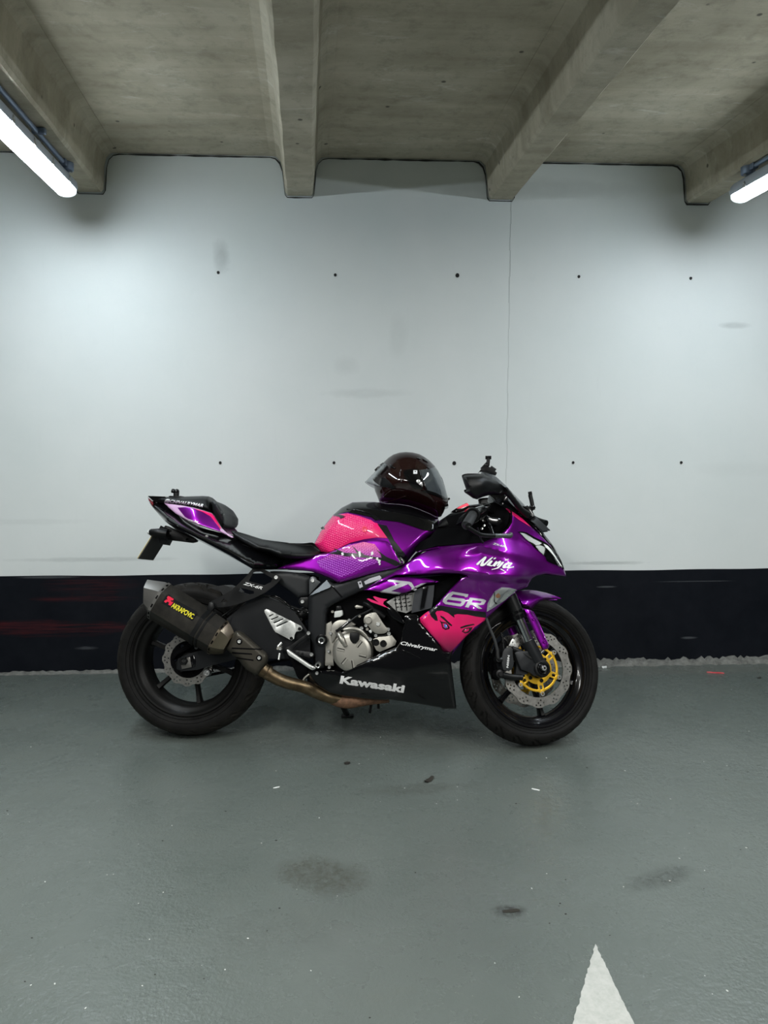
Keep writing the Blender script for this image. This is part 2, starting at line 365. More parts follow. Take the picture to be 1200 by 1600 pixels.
m_leaf = mat('dry_leaf', (0.022, 0.02, 0.015), 0.8); m_paper = mat('paper_bit', (0.75, 0.77, 0.75), 0.7); m_red = mat('red_plastic', (0.45, 0.03, 0.04), 0.4); m_dirt = mat('dirt_clod', (0.018, 0.017, 0.014), 0.9)
scrap('dry_leaf', 0.262, 2.615, 0.05, 0.022, 0.004, 0.9, m_leaf, 'dark curled leaf scrap on the floor below the front of the engine', 'leaf', 1, .006)
scrap('dirt_clod', -0.036, 2.768, 0.022, 0.018, 0.008, 0.2, m_dirt, 'small dark clod of dirt on floor under the middle of the motorcycle', 'dirt', 2)
scrap('rubber_shred', 0.405, 1.856, 0.045, 0.013, 0.003, 0.1, m_leaf, 'flat black shred on the floor behind the white triangle', 'scrap', 3)
scrap('red_stick', 1.885, 3.79, 0.085, 0.010, 0.007, -0.25, m_red, 'thin red plastic stick lying near the wall at right', 'stick', 4)
scrap('paper_scrap', 0.632, 2.53, 0.028, 0.008, 0.003, -0.5, m_paper, 'white paper shred on the floor in front of the front wheel', 'paper', 5)
scrap('paper_scrap', -0.285, 2.58, 0.024, 0.006, 0.003, 0.4, m_paper, 'white paper shred on the floor in front of the rear wheel', 'paper', 6)
scrap('black_pebble', 2.07, 3.70, 0.022, 0.012, 0.008, 0.3, m_dirt, 'black pebble on the floor right of the red stick', 'pebble', 7)
scrap('paper_scrap', 1.33, 3.90, 0.03, 0.014, 0.012, 0.3, m_paper, 'white crumb against the black wall band behind the front wheel', 'paper', 8)
# specks of grit over the floor
bm = bmesh.new(); rr = random.Random(11)
for i in range(130):
    y = rr.uniform(1.45, 3.9); x = rr.uniform(-0.53, 0.53) * y * 1.05; s = rr.uniform(0.0007, 0.0022)
    bmesh.ops.create_icosphere(bm, subdivisions=1, radius=s, matrix=Matrix.Translation((x, y, s * .4)) @ Matrix.Rotation(rr.random() * 3, 4, 'Z') @ Matrix.Diagonal((rr.uniform(1, 2.0), 1, .6, 1)))
m_grit = mat('grit', (0.6, 0.62, 0.6), 0.8)
tag(bm_obj('floor_grit', bm, m_grit, smooth=0), 'pale specks of grit scattered over the green floor', 'grit', kind='stuff')
bm = bmesh.new()
for i in range(90):
    y = rr.uniform(1.45, 3.9); x = rr.uniform(-0.53, 0.53) * y * 1.05; s = rr.uniform(0.0007, 0.0022)
    bmesh.ops.create_icosphere(bm, subdivisions=1, radius=s, matrix=Matrix.Translation((x, y, s * .4)) @ Matrix.Diagonal((rr.uniform(1, 2.2), 1, .6, 1)))
tag(bm_obj('floor_dirt', bm, m_dirt, smooth=0), 'dark specks of dirt scattered over the green floor', 'dirt', kind='stuff')

# ------------------------------------------------------------------ geometry tools for the machine
CROPS = {'nj': (735, 860, 15.0), 'A': (170, 690, 3.75), 'B': (420, 690, 3.75), 'C': (640, 690, 3.75), 'D': (170, 880, 3.75), 'E': (400, 860, 3.75), 'F': (640, 860, 3.75),
         'a1': (560, 830, 7.5), 'a2': (640, 900, 7.5), 'a3': (500, 920, 7.5), 'a4': (390, 880, 7.5), 'a5': (390, 960, 7.5), 'a6': (750, 930, 7.5), 'a7': (750, 1020, 7.5), 'a8': (690, 760, 7.5),
         'b1': (210, 740, 7.5), 'b2': (220, 890, 7.5), 'b3': (230, 980, 7.5), 'b4': (340, 960, 7.5), 'b5': (560, 695, 7.5), 'b6': (780, 830, 7.5), 'b7': (480, 1020, 5.0), 'b8': (330, 840, 7.5), 'p': (0, 0, 1.0)}
def K(s):
    # "crop: x,y x,y ..." -> points on the reference sheet; the crop may change inside the string
    out = []; cx = cy = 0.0; sc = 1.0
    for tok in s.split():
        if tok.endswith(':'): cx, cy, sc = CROPS[tok[:-1]]
        else:
            x, y = tok.split(','); out.append((cx + float(x) / sc, cy + float(y) / sc))
    return out
class Frame:
    # a local frame of the machine: x forward, y to its left, z up; depth w is measured to the right (-y)
    def __init__(s, M, base):
        s.M = M; s.rel = base.inverted() @ M
        Mi = np.array(M.inverted()); s.o = Mi[:3, :3] @ np.array(CPOS) + Mi[:3, 3]; s.R = Mi[:3, :3]
    def pts(s, P, W):
        P = np.asarray(P, float).reshape(-1, 2); W = np.broadcast_to(np.asarray(W, float), (len(P),))
        d = np.array(FWD)[None] + np.array(RGT)[None] * ((P[:, :1] - 600) / FPX) + np.array(UPV)[None] * ((800 - P[:, 1:]) / FPX)
        d = d @ s.R.T
        t = (-W - s.o[1]) / d[:, 1]
        return s.o[None] + d * t[:, None]
    def p(s, px, py, w): return Vector(s.pts([(px, py)], w)[0])
    def px_per_m(s, px, py, w):
        a = s.p(px, py, w); b = s.p(px + 10, py, w); return 10.0 / (b - a).length

def catmull(P, closed=True, n=5, corner=48):
    P = [Vector(p) for p in P]; N = len(P); out = []
    def is_corner(i):
        if not closed and i in (0, N - 1): return True
        a = P[i] - P[i - 1]; b = P[(i + 1) % N] - P[i]
        return a.length < 1e-9 or b.length < 1e-9 or a.angle(b) > rad(corner)
    cor = [is_corner(i) for i in range(N)]
    for i in range(N if closed else N - 1):
        p1, p2 = P[i], P[(i + 1) % N]
        p0 = P[i - 1] if not cor[i] else p1 * 2 - p2
        p3 = P[(i + 2) % N] if not cor[(i + 1) % N] else p2 * 2 - p1
        for k in range(n):
            t = k / n
            out.append(0.5 * ((2 * p1) + (p2 - p0) * t + (2 * p0 - 5 * p1 + 4 * p2 - p3) * t * t + (3 * p1 - p0 - 3 * p2 + p3) * t ** 3))
    if not closed: out.append(P[-1])
    return out
def densify(P, s):
    out = []
    for i, a in enumerate(P):
        b = P[(i + 1) % len(P)]; n = max(1, int(round(math.hypot(b[0] - a[0], b[1] - a[1]) / s)))
        for k in range(n): out.append((a[0] + (b[0] - a[0]) * k / n, a[1] + (b[1] - a[1]) * k / n))
    return out
def inside(Q, poly):
    Q = np.asarray(Q, float); P = np.asarray(poly, float); r = np.zeros(len(Q), bool)
    x, y = Q[:, 0], Q[:, 1]
    for (x1, y1), (x2, y2) in zip(P, np.roll(P, -1, 0)):
        c = ((y1 > y) != (y2 > y)); 
        with np.errstate(divide='ignore', invalid='ignore'): xi = (x2 - x1) * (y - y1) / (y2 - y1) + x1
        r ^= c & (x < xi)
    return r
def dist_poly(Q, poly):
    Q = np.asarray(Q, float); P = np.asarray(poly, float); best = np.full(len(Q), 1e9)
    for a, b in zip(P, np.roll(P, -1, 0)):
        ab = b - a; L = ab @ ab
        if L < 1e-12: continue
        t = np.clip(((Q - a) @ ab) / L, 0, 1); best = np.minimum(best, np.hypot(*(Q - a - t[:, None] * ab).T))
    return best
def tri_poly(outline, s=None, holes=(), ds=None, rings=False):
    o = densify(outline, ds or s or 4.0); hs = [densify(h, ds or s or 4.0) for h in holes]
    V = list(o); E = [(i, (i + 1) % len(o)) for i in range(len(o))]
    for h in hs:
        k = len(V); V += h; E += [(k + i, k + (i + 1) % len(h)) for i in range(len(h))]
    if s:
        A = np.array(o); x0, y0 = A.min(0); x1, y1 = A.max(0)
        g = []; row = 0; yy = y0 + s / 2
        while yy < y1:
            xx = x0 + (s / 2 if row % 2 else 0.0)
            while xx < x1: g.append((xx, yy)); xx += s
            yy += s * 0.866; row += 1
        oa = np.array(o); tn = np.roll(oa, -1, 0) - np.roll(oa, 1, 0); nr = np.stack([-tn[:, 1], tn[:, 0]], 1) / (np.hypot(tn[:, 0], tn[:, 1])[:, None] + 1e-9)
        area = ((oa[:, 0] * np.roll(oa[:, 1], -1) - np.roll(oa[:, 0], -1) * oa[:, 1]).sum()); nr *= 1 if area > 0 else -1
        for dd in ((0.16 * s, 0.5 * s, 0.95 * s, 1.5 * s, 2.15 * s) if rings else (0.16 * s, 0.55 * s)):
            q = oa + nr * dd; okq = inside(q, o) & (dist_poly(q, o) > 0.93 * dd)
            for h in hs: okq &= ~inside(q, h) & (dist_poly(q, h) > 0.5 * dd)
            V += [tuple(z) for z in q[okq]]
        if g:
            g = np.array(g); ok = inside(g, o) & (dist_poly(g, o) > (2.6 if rings else 0.95) * s)
            for h in hs: ok &= ~inside(g, h) & (dist_poly(g, h) > 0.55 * s)
            V += [tuple(q) for q in g[ok]]
    r = delaunay_2d_cdt([Vector(q) for q in V], E, [], 0, 1e-5)
    P = np.array([(q[0], q[1]) for q in r[0]]); T = [tuple(f) for f in r[2] if len(f) == 3]
    C = np.array([P[list(f)].mean(0) for f in T]); ok = inside(C, o)
    for h in hs: ok &= ~inside(C, h)
    T = [f for f, k in zip(T, ok) if k]
    return P, T
def shell_mesh(front, back, T):
    n = len(front); vs = list(front) + list(back); fs = [t for t in T] + [tuple(i + n for i in t[::-1]) for t in T]
    ed = {}
    for a, b, c in T:
        for e in ((a, b), (b, c), (c, a)): ed[e] = ed.get(e, 0) + 1
    for (a, b) in ed:
        if (b, a) not in ed: fs.append((b, a, a + n, b + n))
    used = sorted({i for f in fs for i in f}); mp = {i: k for k, i in enumerate(used)}
    return [vs[i] for i in used], [tuple(mp[i] for i in f) for f in fs]
def creased(wf, lines):
    # folds in sheet: (polyline in px, side +1 below / -1 above, metres per px, limit px, fade start px, fade end px)
    def f(Q):
        Q = np.asarray(Q, float).reshape(-1, 2); w_ = wf(Q).copy()
        for ln, side, k, lim, x0, x1 in lines:
            L = np.array(ln); yl = np.interp(Q[:, 0], L[:, 0], L[:, 1]); d = np.clip((Q[:, 1] - yl) * side, 0, lim)
            fade = np.clip((Q[:, 0] - (L[0, 0] - 30)) / 60, 0, 1) * np.clip((x1 - Q[:, 0]) / (x1 - x0), 0, 1); w_ -= k * d * fade
        return w_
    return f
class TPS:
    def __init__(s, pts):
        A = np.array(pts, float); s.P = A[:, :2] / 100; z = A[:, 2]; n = len(A)
        if n < 3: s.c = None; s.k = z.mean(); return
        K_ = s.U(s.P, s.P) + np.eye(n) * 1e-3; Q = np.hstack([np.ones((n, 1)), s.P])
        M = np.zeros((n + 3, n + 3)); M[:n, :n] = K_; M[:n, n:] = Q; M[n:, :n] = Q.T
        s.c = np.linalg.lstsq(M, np.concatenate([z, np.zeros(3)]), rcond=None)[0]
    def U(s, a, b):
        d = np.hypot(a[:, None, 0] - b[None, :, 0], a[:, None, 1] - b[None, :, 1]); return np.where(d > 0, d * d * np.log(d + 1e-9), 0)
    def __call__(s, Q):
        Q = np.asarray(Q, float).reshape(-1, 2) / 100
        if s.c is None: return np.full(len(Q), s.k)
        n = len(s.P); return s.U(Q, s.P) @ s.c[:n] + s.c[n] + Q @ s.c[n + 1:]
def W_(s):
    # "crop: x,y,w ..." control depths
    out = []; cx = cy = 0.0; sc = 1.0
    for tok in s.split():
        if tok.endswith(':'): cx, cy, sc = CROPS[tok[:-1]]
        else:
            x, y, w_ = tok.split(','); out.append((cx + float(x) / sc, cy + float(y) / sc, float(w_)))
    return TPS(out)
def flat(v): return lambda Q: np.full(len(np.asarray(Q).reshape(-1, 2)), float(v))
def rolled(wf, outline, D, amount, floor_=None):
    # depth that rounds over towards the rim of the outline within D px by 'amount' metres
    def f(Q):
        Q = np.asarray(Q, float).reshape(-1, 2)
        d = dist_poly(Q, outline); d = np.where(inside(Q, outline), d, 0); t = np.clip(d / D, 0, 1)
        return wf(Q) - amount * (1 - np.sqrt(np.clip(1 - (1 - t) ** 2, 0, 1)))
    return f
def inflated(wf, outline, D, w0=0.01):
    def f(Q):
        Q = np.asarray(Q, float).reshape(-1, 2)
        d = dist_poly(Q, outline); d = np.where(inside(Q, outline), d, 0); t = np.clip(d / D, 0, 1)
        return w0 + (wf(Q) - w0) * np.clip(1 - (1 - t) ** 2, 0, 1) ** 0.68
    return f
def mir(V): V = np.array(V); V[:, 1] *= -1; return V
def flip_obj(o, name=None):
    me = o.data.copy(); me.transform(Matrix.Diagonal((1, -1, 1, 1))); me.flip_normals()
    c = o.copy(); c.data = me; COL.objects.link(c); c.name = name or o.name; return c
def panel(name, outline, wf, m, parent, fr, th=0.004, s=4.0, mirror=False, holes=(), smooth=40, sm=True):
    o = [(p[0], p[1]) for p in catmull([(*p, 0) for p in outline])] if sm else outline
    P, T = tri_poly(o, s, holes); Wd = wf(P); F = fr.pts(P, Wd); Bk = F.copy(); Bk[:, 1] += th
    vs, fs = shell_mesh(F, Bk, T)
    ob = mesh_obj(name, vs, fs, m, parent, smooth, mw=fr.rel); 
    if mirror: flip_obj(ob)
    return ob
def solid(name, outline, wf, m, parent, fr, s=4.0, holes=(), smooth=80, sm=True, y0=0.0):
    # both halves of a symmetric body closed over the rim
    o = [(p[0], p[1]) for p in catmull([(*p, 0) for p in outline])] if sm else outline
    P, T = tri_poly(o, s, holes, rings=True); Wd = np.maximum(wf(P), 0.002); F = fr.pts(P, Wd); Bk = mir(F)
    if y0: Bk[:, 1] += 2 * y0
    vs, fs = shell_mesh(F, Bk, T); return mesh_obj(name, vs, fs, m, parent, smooth, mw=fr.rel)
def between(name, outline, wf1, wf0, m, parent, fr, s=4.0, holes=(), smooth=50, sm=True, mirror=False):
    o = [(p[0], p[1]) for p in catmull([(*p, 0) for p in outline])] if sm else outline
    P, T = tri_poly(o, s, holes); F = fr.pts(P, wf1(P)); Bk = F.copy(); Bk[:, 1] = -wf0(P)
    vs, fs = shell_mesh(F, Bk, T); ob = mesh_obj(name, vs, fs, m, parent, smooth, mw=fr.rel)
    if mirror: flip_obj(ob)
    return ob
def plate(name, outline, w0, w1, m, parent, fr, bevel=0.0015, holes=(), sm=False, mirror=False, ds=6.0, smooth=35, tilt=None):
    o = [(p[0], p[1]) for p in catmull([(*p, 0) for p in outline], n=4)] if sm else outline
    P, T = tri_poly(o, None, holes, ds=ds); F = fr.pts(P, w1 if tilt is None else tilt(P)); Bk = F.copy(); Bk[:, 1] += (w1 - w0)
    vs, fs = shell_mesh(F, Bk, T); ob = mesh_obj(name, vs, fs, m, parent, smooth, bevel=bevel, mw=fr.rel)
    if mirror: flip_obj(ob)
    return ob
def decal(name, outline, wf, m, parent, fr, eps=0.0012, s=4.0, holes=(), sm=False):
    o = [(p[0], p[1]) for p in catmull([(*p, 0) for p in outline])] if sm else outline
    P, T = tri_poly(o, s, holes); F = fr.pts(P, wf(P) + eps); used = sorted({i for t in T for i in t}); mp = {i: k for k, i in enumerate(used)}
    T = [tuple(mp[i] for i in t) for t in T]; F = F[used]
    o = mesh_obj(name, F, T, m, parent, 60, recalc=False)
    me = o.data; me.update()
    if len(me.polygons) and sum(p.normal.y * p.area for p in me.polygons) > 0: me.flip_normals()
    o.matrix_parent_inverse = Matrix(); 
    if parent and parent.parent is None: o.matrix_local = fr.rel
    return o
def strokes(name, polys, wf, m, parent, fr, eps=0.0014, s=3.0, rel=True):
    VS, FS = [], []
    for pl in polys:
        hs = ()
        if isinstance(pl, tuple): pl, hs = pl
        P, T = tri_poly(pl, s, hs, ds=3.0); F = fr.pts(P, wf(P) + eps); k = len(VS)
        VS += [tuple(q) for q in F]; FS += [tuple(i + k for i in t) for t in T]
    o = mesh_obj(name, VS, FS, m, parent, 0, recalc=False); me = o.data; me.update()
    if sum(p.normal.y * p.area for p in me.polygons) > 0: me.flip_normals()
    return o
def text_mesh(txt, bold=0.0, shear=0.0, spacing=1.0):
    cu = bpy.data.curves.new('t', 'FONT'); cu.body = txt; cu.offset = bold; cu.shear = shear; cu.space_character = spacing; cu.resolution_u = 3
    o = bpy.data.objects.new('t', cu); COL.objects.link(o)
    me = bpy.data.meshes.new_from_object(o.evaluated_get(bpy.context.evaluated_depsgraph_get())); bpy.data.objects.remove(o); bpy.data.curves.remove(cu)
    V = np.array([q.co[:2] for q in me.vertices]); F = [tuple(p.vertices) for p in me.polygons]; bpy.data.meshes.remove(me)
    return V, F
def lettering(txt, p0, p1, up, wf, m, parent, fr, bold=0.0, shear=0.0, spacing=1.0, eps=0.0014, name='lettering', cap=0.73, sub=1):
    V, F = text_mesh(txt, bold, shear, spacing); x0 = V[:, 0].min(); x1 = V[:, 0].max()
    p0, p1, up = (np.array(q, float) for q in (p0, p1, up))
    for _ in range(sub):
        V2 = [tuple(q) for q in V]; idx = {}; F2 = []
        def midp(a, b):
            k = (min(a, b), max(a, b))
            if k not in idx: idx[k] = len(V2); V2.append(tuple((V[a] + V[b]) / 2))
            return idx[k]
        for f in F:
            for i in range(1, len(f) - 1):
                a, b, c = f[0], f[i], f[i + 1]; ab, bc, ca = midp(a, b), midp(b, c), midp(c, a); F2 += [(a, ab, ca), (ab, b, bc), (ca, bc, c), (ab, bc, ca)]
        V, F = np.array(V2), F2
    P = p0 + np.outer((V[:, 0] - x0) / (x1 - x0), p1 - p0) + np.outer(V[:, 1] / cap, up)
    L = fr.pts(P, wf(P) + eps); o = mesh_obj(name, L, F, m, parent, 0, recalc=False); me = o.data; me.update()
    if sum(q.normal.y * q.area for q in me.polygons) > 0: me.flip_normals()
    return o
def tube(name, pts, r, m, parent, fr=None, n=14, steps=6, sm=True, cap=True, mirror=False, mw=None):
    # pts: Vectors (local); r: number or list
    P = [Vector(p) for p in pts]; R = r if isinstance(r, (list, tuple)) else [r] * len(P)
    if sm and len(P) > 2:
        Q = catmull(P, False, steps, corner=100); RR = []
        for i in range(len(P) - 1):
            for k in range(steps): RR.append(R[i] + (R[i + 1] - R[i]) * k / steps)
        RR.append(R[-1])
    else: Q, RR = P, R
    bm = bmesh.new(); rings = []; up = None
    for i, q in enumerate(Q):
        t = (Q[min(i + 1, len(Q) - 1)] - Q[max(i - 1, 0)]).normalized()
        if up is None: up = t.orthogonal().normalized()
        up = (up - t * up.dot(t)).normalized(); b = t.cross(up)
        rings.append([bm.verts.new(q + (up * math.cos(a) + b * math.sin(a)) * RR[i]) for a in [2 * math.pi * k / n for k in range(n)]])
    for a, b in zip(rings, rings[1:]):
        for k in range(n): bm.faces.new((a[k], a[(k + 1) % n], b[(k + 1) % n], b[k]))
    if cap: bm.faces.new(rings[0][::-1]); bm.faces.new(rings[-1])
    o = bm_obj(name, bm, m, parent, 45, mw=mw if mw is not None else (fr.rel if fr else None))
    if mirror: flip_obj(o)
    return o
def ptube(name, pw, r, m, parent, fr, **k): return tube(name, [fr.p(*q) for q in pw], r, m, parent, fr, **k)
def lathe(name, prof, c, m, parent, fr=None, n=40, axis=None, closed=False, smooth=35, mw=None, wob=None):
    # prof: (radius, offset along the axis); the axis is the machine's right side unless given
    ax = Vector(axis).normalized() if axis is not None else Vector((0, -1, 0))
    u = Vector((1, 0, 0)) if axis is None else ax.orthogonal().normalized(); v_ = ax.cross(u); c = Vector(c)
    bm = bmesh.new(); rings = []
    for (r, h) in prof:
        if r < 1e-6: rings.append([bm.verts.new(c + ax * h)])
        else: rings.append([bm.verts.new(c + ax * h + (u * math.cos(a) + v_ * math.sin(a)) * r * (wob(a, r) if wob else 1)) for a in [2 * math.pi * k / n for k in range(n)]])
    prs = list(zip(rings, rings[1:])) + ([(rings[-1], rings[0])] if closed else [])
    for a, b in prs:
        for k in range(n):
            k2 = (k + 1) % n
            if len(a) == 1 and len(b) == 1: continue
            if len(a) == 1: bm.faces.new((a[0], b[k2], b[k]))
            elif len(b) == 1: bm.faces.new((a[k], a[k2], b[0]))
            else: bm.faces.new((a[k], a[k2], b[k2], b[k]))
    return bm_obj(name, bm, m, parent, smooth, mw=mw if mw is not None else (fr.rel if fr else None))
def lip(name, pts, wf, r, m, parent, fr, eps=0.0005):
    # a thin raised bead along a surface, added to catch highlights
    P = np.array(pts); w_ = wf(P) + eps; return tube(name, [fr.p(q[0], q[1], float(v)) for q, v in zip(P, w_)], r, m, parent, None, n=8, steps=4)
def bolt(px, py, w_, r, parent, fr, m=None, name='bolt', h=0.006, axis=None):
    # cap screw with a hexagon socket
    c = fr.p(px, py, w_); o = lathe(name, [(r, -0.002), (r, h * .8), (r * .88, h), (r * .52, h), (r * .45, h * .3), (0, h * .3)], c, m or M['steel'], parent, fr, n=12, axis=axis, smooth=40)
    return o

M = {}
# ------------------------------------------------------------------ motorcycle: materials
M['purple'] = mat('candy_purple', (0.21, 0.003, 0.285), 0.38, 0.85, coat=1.0)
M['pink'] = mat('pink_graphic', (0.82, 0.008, 0.15), 0.38, coat=0.4)
M['lilac'] = mat('lilac_edge', (0.80, 0.50, 0.78), 0.25, 0.2, coat=1.0)
M['gloss'] = mat('gloss_black', (0.003, 0.003, 0.0036), 0.14, coat=0.3, spec=.4)
M['satin'] = mat('satin_black', (0.0048, 0.0052, 0.0056), 0.40, spec=.28)
M['plastic'] = mat('grained_plastic', (0.013, 0.0145, 0.016), 0.5, spec=.4); t = NT(M['plastic']); t.bump(t.noise(t.coord(), 900, 2), 0.15, 0.001)
M['frame'] = mat('frame_black_metal', (0.016, 0.0172, 0.019), 0.40, 0.3, spec=.3)
M['framelit'] = mat('frame_grey_lit_metal', (0.085, 0.09, 0.094), 0.35, 0.4)  # grey metal parts, and the lit copy of the frame metal
M['alu'] = mat('cast_alloy', (0.40, 0.385, 0.345), 0.42, 0.85); t = NT(M['alu']); t.bump(t.noise(t.coord(), 500, 3), 0.12, 0.001)
M['silver'] = mat('brushed_silver', (0.72, 0.73, 0.71), 0.38, 0.75); t = NT(M['silver']); nn = t.noise(t.coord(scale=(1, 1, 1)), 90, 5, .7); t.l(t.ramp(nn, [(.3, (.60, .61, .59)), (.7, (.78, .79, .77))]), t.b.inputs['Base Color'])
M['steel'] = mat('bolt_steel', (0.62, 0.63, 0.62), 0.3, 0.95)
M['chrome'] = mat('chrome', (0.72, 0.74, 0.76), 0.12, 1.0)
M['rubber'] = mat('tyre_rubber', (0.016, 0.016, 0.0155), 0.58, spec=0.22); t = NT(M['rubber']); nn = t.noise(t.coord(), 25, 6, .7)
t.l(t.ramp(nn, [(.3, (.0055, .0055, .0055)), (.8, (.016, .015, .0135))]), t.b.inputs['Base Color'])
M['grip'] = mat('grip_rubber', (0.03, 0.032, 0.034), 0.6)
M['rim'] = mat('rim_black', (0.004, 0.004, 0.005), 0.22, coat=0.35, spec=.3)
M['rimdull'] = mat('rim_dull', (0.0055, 0.0055, 0.0053), 0.40, spec=.25)
M['gold'] = mat('anodised_gold', (0.80, 0.47, 0.03), 0.36, 0.5)
M['disc'] = mat('brake_steel', (0.50, 0.49, 0.46), 0.36, 0.9); t = NT(M['disc']); nn = t.noise(t.coord(), 60, 5, .7); t.l(t.ramp(nn, [(.3, (.22, .215, .20)), (.7, (.42, .41, .385))]), t.b.inputs['Base Color'])
M['bronze'] = mat('heat_tinted_pipe', (0.20, 0.14, 0.075), 0.36, 0.9); t = NT(M['bronze']); nn = t.noise(t.coord(), 22, 7, .7)
t.l(t.ramp(nn, [(.3, (.055, .040, .028)), (.5, (.135, .098, .056)), (.75, (.23, .175, .11))]), t.b.inputs['Base Color'])
M['rust'] = mat('rusty_pipe', (0.16, 0.09, 0.055), 0.7, 0.4); t = NT(M['rust']); nn = t.noise(t.coord(), 60, 7, .75)
t.l(t.ramp(nn, [(.3, (.06, .035, .024)), (.55, (.20, .11, .065)), (.8, (.36, .22, .14))]), t.b.inputs['Base Color'])
M['can'] = mat('muffler_sleeve', (0.065, 0.062, 0.056), 0.42, 0.6, spec=.3); t = NT(M['can']); nn = t.noise(t.coord(), 14, 7, .7)
t.l(t.ramp(nn, [(.3, (.020, .0195, .018)), (.75, (.055, .050, .043))]), t.b.inputs['Base Color'])
M['cap'] = mat('muffler_cap', (0.17, 0.165, 0.155), 0.38, 0.7)
M['titan'] = mat('titanium', (0.24, 0.20, 0.145), 0.32, 0.95)
M['carbon'] = mat('heat_shield', (0.050, 0.045, 0.035), 0.40, 0.55)
def thin_glass(name, tint, rough=0.03, gloss=1.0):
    m = bpy.data.materials.new(name); m.use_nodes = True; nt = m.node_tree; nt.nodes.remove(nt.nodes['Principled BSDF'])
    tr = nt.nodes.new('ShaderNodeBsdfTransparent'); tr.inputs[0].default_value = (*tint, 1)
    gl = nt.nodes.new('ShaderNodeBsdfGlossy'); gl.inputs['Color'].default_value = (gloss, gloss, gloss, 1); gl.inputs['Roughness'].default_value = rough
    fr_ = nt.nodes.new('ShaderNodeFresnel'); fr_.inputs[0].default_value = 1.45; mx = nt.nodes.new('ShaderNodeMixShader')
    nt.links.new(fr_.outputs[0], mx.inputs[0]); nt.links.new(tr.outputs[0], mx.inputs[1]); nt.links.new(gl.outputs[0], mx.inputs[2]); nt.links.new(mx.outputs[0], nt.nodes['Material Output'].inputs[0]); return m
M['glass'] = mat('smoked_screen', (0.16, 0.175, 0.185), 0.08, alpha=0.5)
M['lens'] = thin_glass('clear_lens', (0.97, 0.98, 0.98))
M['smoke'] = mat('smoke_spoiler', (0.34, 0.38, 0.39), 0.10, alpha=0.55)
M['redlens'] = mat('red_lens', (0.22, 0.02, 0.03), 0.12, coat=0.8)
M['orange'] = mat('orange_bulb', (0.9, 0.28, 0.05), 0.2, coat=0.5)
M['reflector'] = mat('lamp_reflector', (0.86, 0.88, 0.86), 0.35, 0.0)
M['white'] = mat('white_print', (0.80, 0.80, 0.80), 0.4)
M['greyprint'] = mat('silver_print', (0.50, 0.50, 0.54), 0.35, 0.3)
M['yellow'] = mat('yellow_print', (0.85, 0.75, 0.04), 0.4)
M['red'] = mat('red_print', (0.80, 0.02, 0.06), 0.4)
M['blackprint'] = mat('black_print', (0.006, 0.006, 0.008), 0.3, coat=0.5)
M['seat'] = mat('seat_vinyl', (0.008, 0.0085, 0.009), 0.42, spec=.4); t = NT(M['seat']); t.bump(t.noise(t.coord(), 700, 2), 0.2, 0.001)
M['dark'] = mat('matt_shade_black', (0.0025, 0.0025, 0.003), 0.6, spec=.05)  # stands in for shade inside the engine and gaps; also black parts
M['plate'] = mat('plate_back', (0.075, 0.077, 0.072), 0.55)
M['plateyellow'] = mat('plate_yellow', (0.75, 0.55, 0.08), 0.4)
M['maroon'] = mat('helmet_maroon_carbon', (0.013, 0.0035, 0.0032), 0.08, coat=0.5)
M['redpart'] = mat('anodised_red', (0.55, 0.02, 0.05), 0.35, 0.4)
M['whiteplastic'] = mat('white_plastic', (0.62, 0.64, 0.62), 0.45)
M['radiator'] = mat('radiator_fins', (0.30, 0.30, 0.29), 0.5, 0.6)
M['radpanel'] = mat('radiator_tank_grey', (0.045, 0.048, 0.055), 0.5, 0.3)

def hexbump(m, mix_a, mix_b, z0, z1, rough=0.3, hazecol=None):
    # small hexagon relief over a colour that runs from mix_a (below) to mix_b (above)
    t = NT(m); c = t.n('ShaderNodeTexCoord'); sx = t.n('ShaderNodeSeparateXYZ'); t.l(c.outputs['Object'], sx.inputs[0])
    X, Z = sx.outputs[0], sx.outputs[2]; k = 2 * math.pi / 0.0085; tot = None
    for a in (0, 60, 120):
        ph = t.math('ADD', t.math('MULTIPLY', X, k * math.cos(rad(a + 10))), t.math('MULTIPLY', Z, k * math.sin(rad(a + 10))))
        cs = t.math('COSINE', ph); tot = cs if tot is None else t.math('ADD', tot, cs)
    h = t.math('MULTIPLY', t.math('ADD', tot, 1.5), 0.222, clamp=True)
    g = t.math('DIVIDE', t.math('SUBTRACT', Z, z0), z1 - z0, clamp=True)
    col = t.mix(g, mix_a, mix_b); col = t.mix(t.math('MULTIPLY', t.ramp(h, [(0.15, (1, 1, 1)), (0.45, (0, 0, 0))]), 0.16), col, hazecol or (0.9, 0.55, 0.75))
    t.l(col, t.b.inputs['Base Color']); t.bump(h, 0.6, 0.002)
M['padpink'] = mat('pink_grip_pad', (0.8, 0.03, 0.17), 0.33, coat=0.4)
hexbump(M['padpink'], (0.82, 0.008, 0.14), (0.82, 0.010, 0.17), 0.75, 0.9, hazecol=(0.90, 0.08, 0.30))

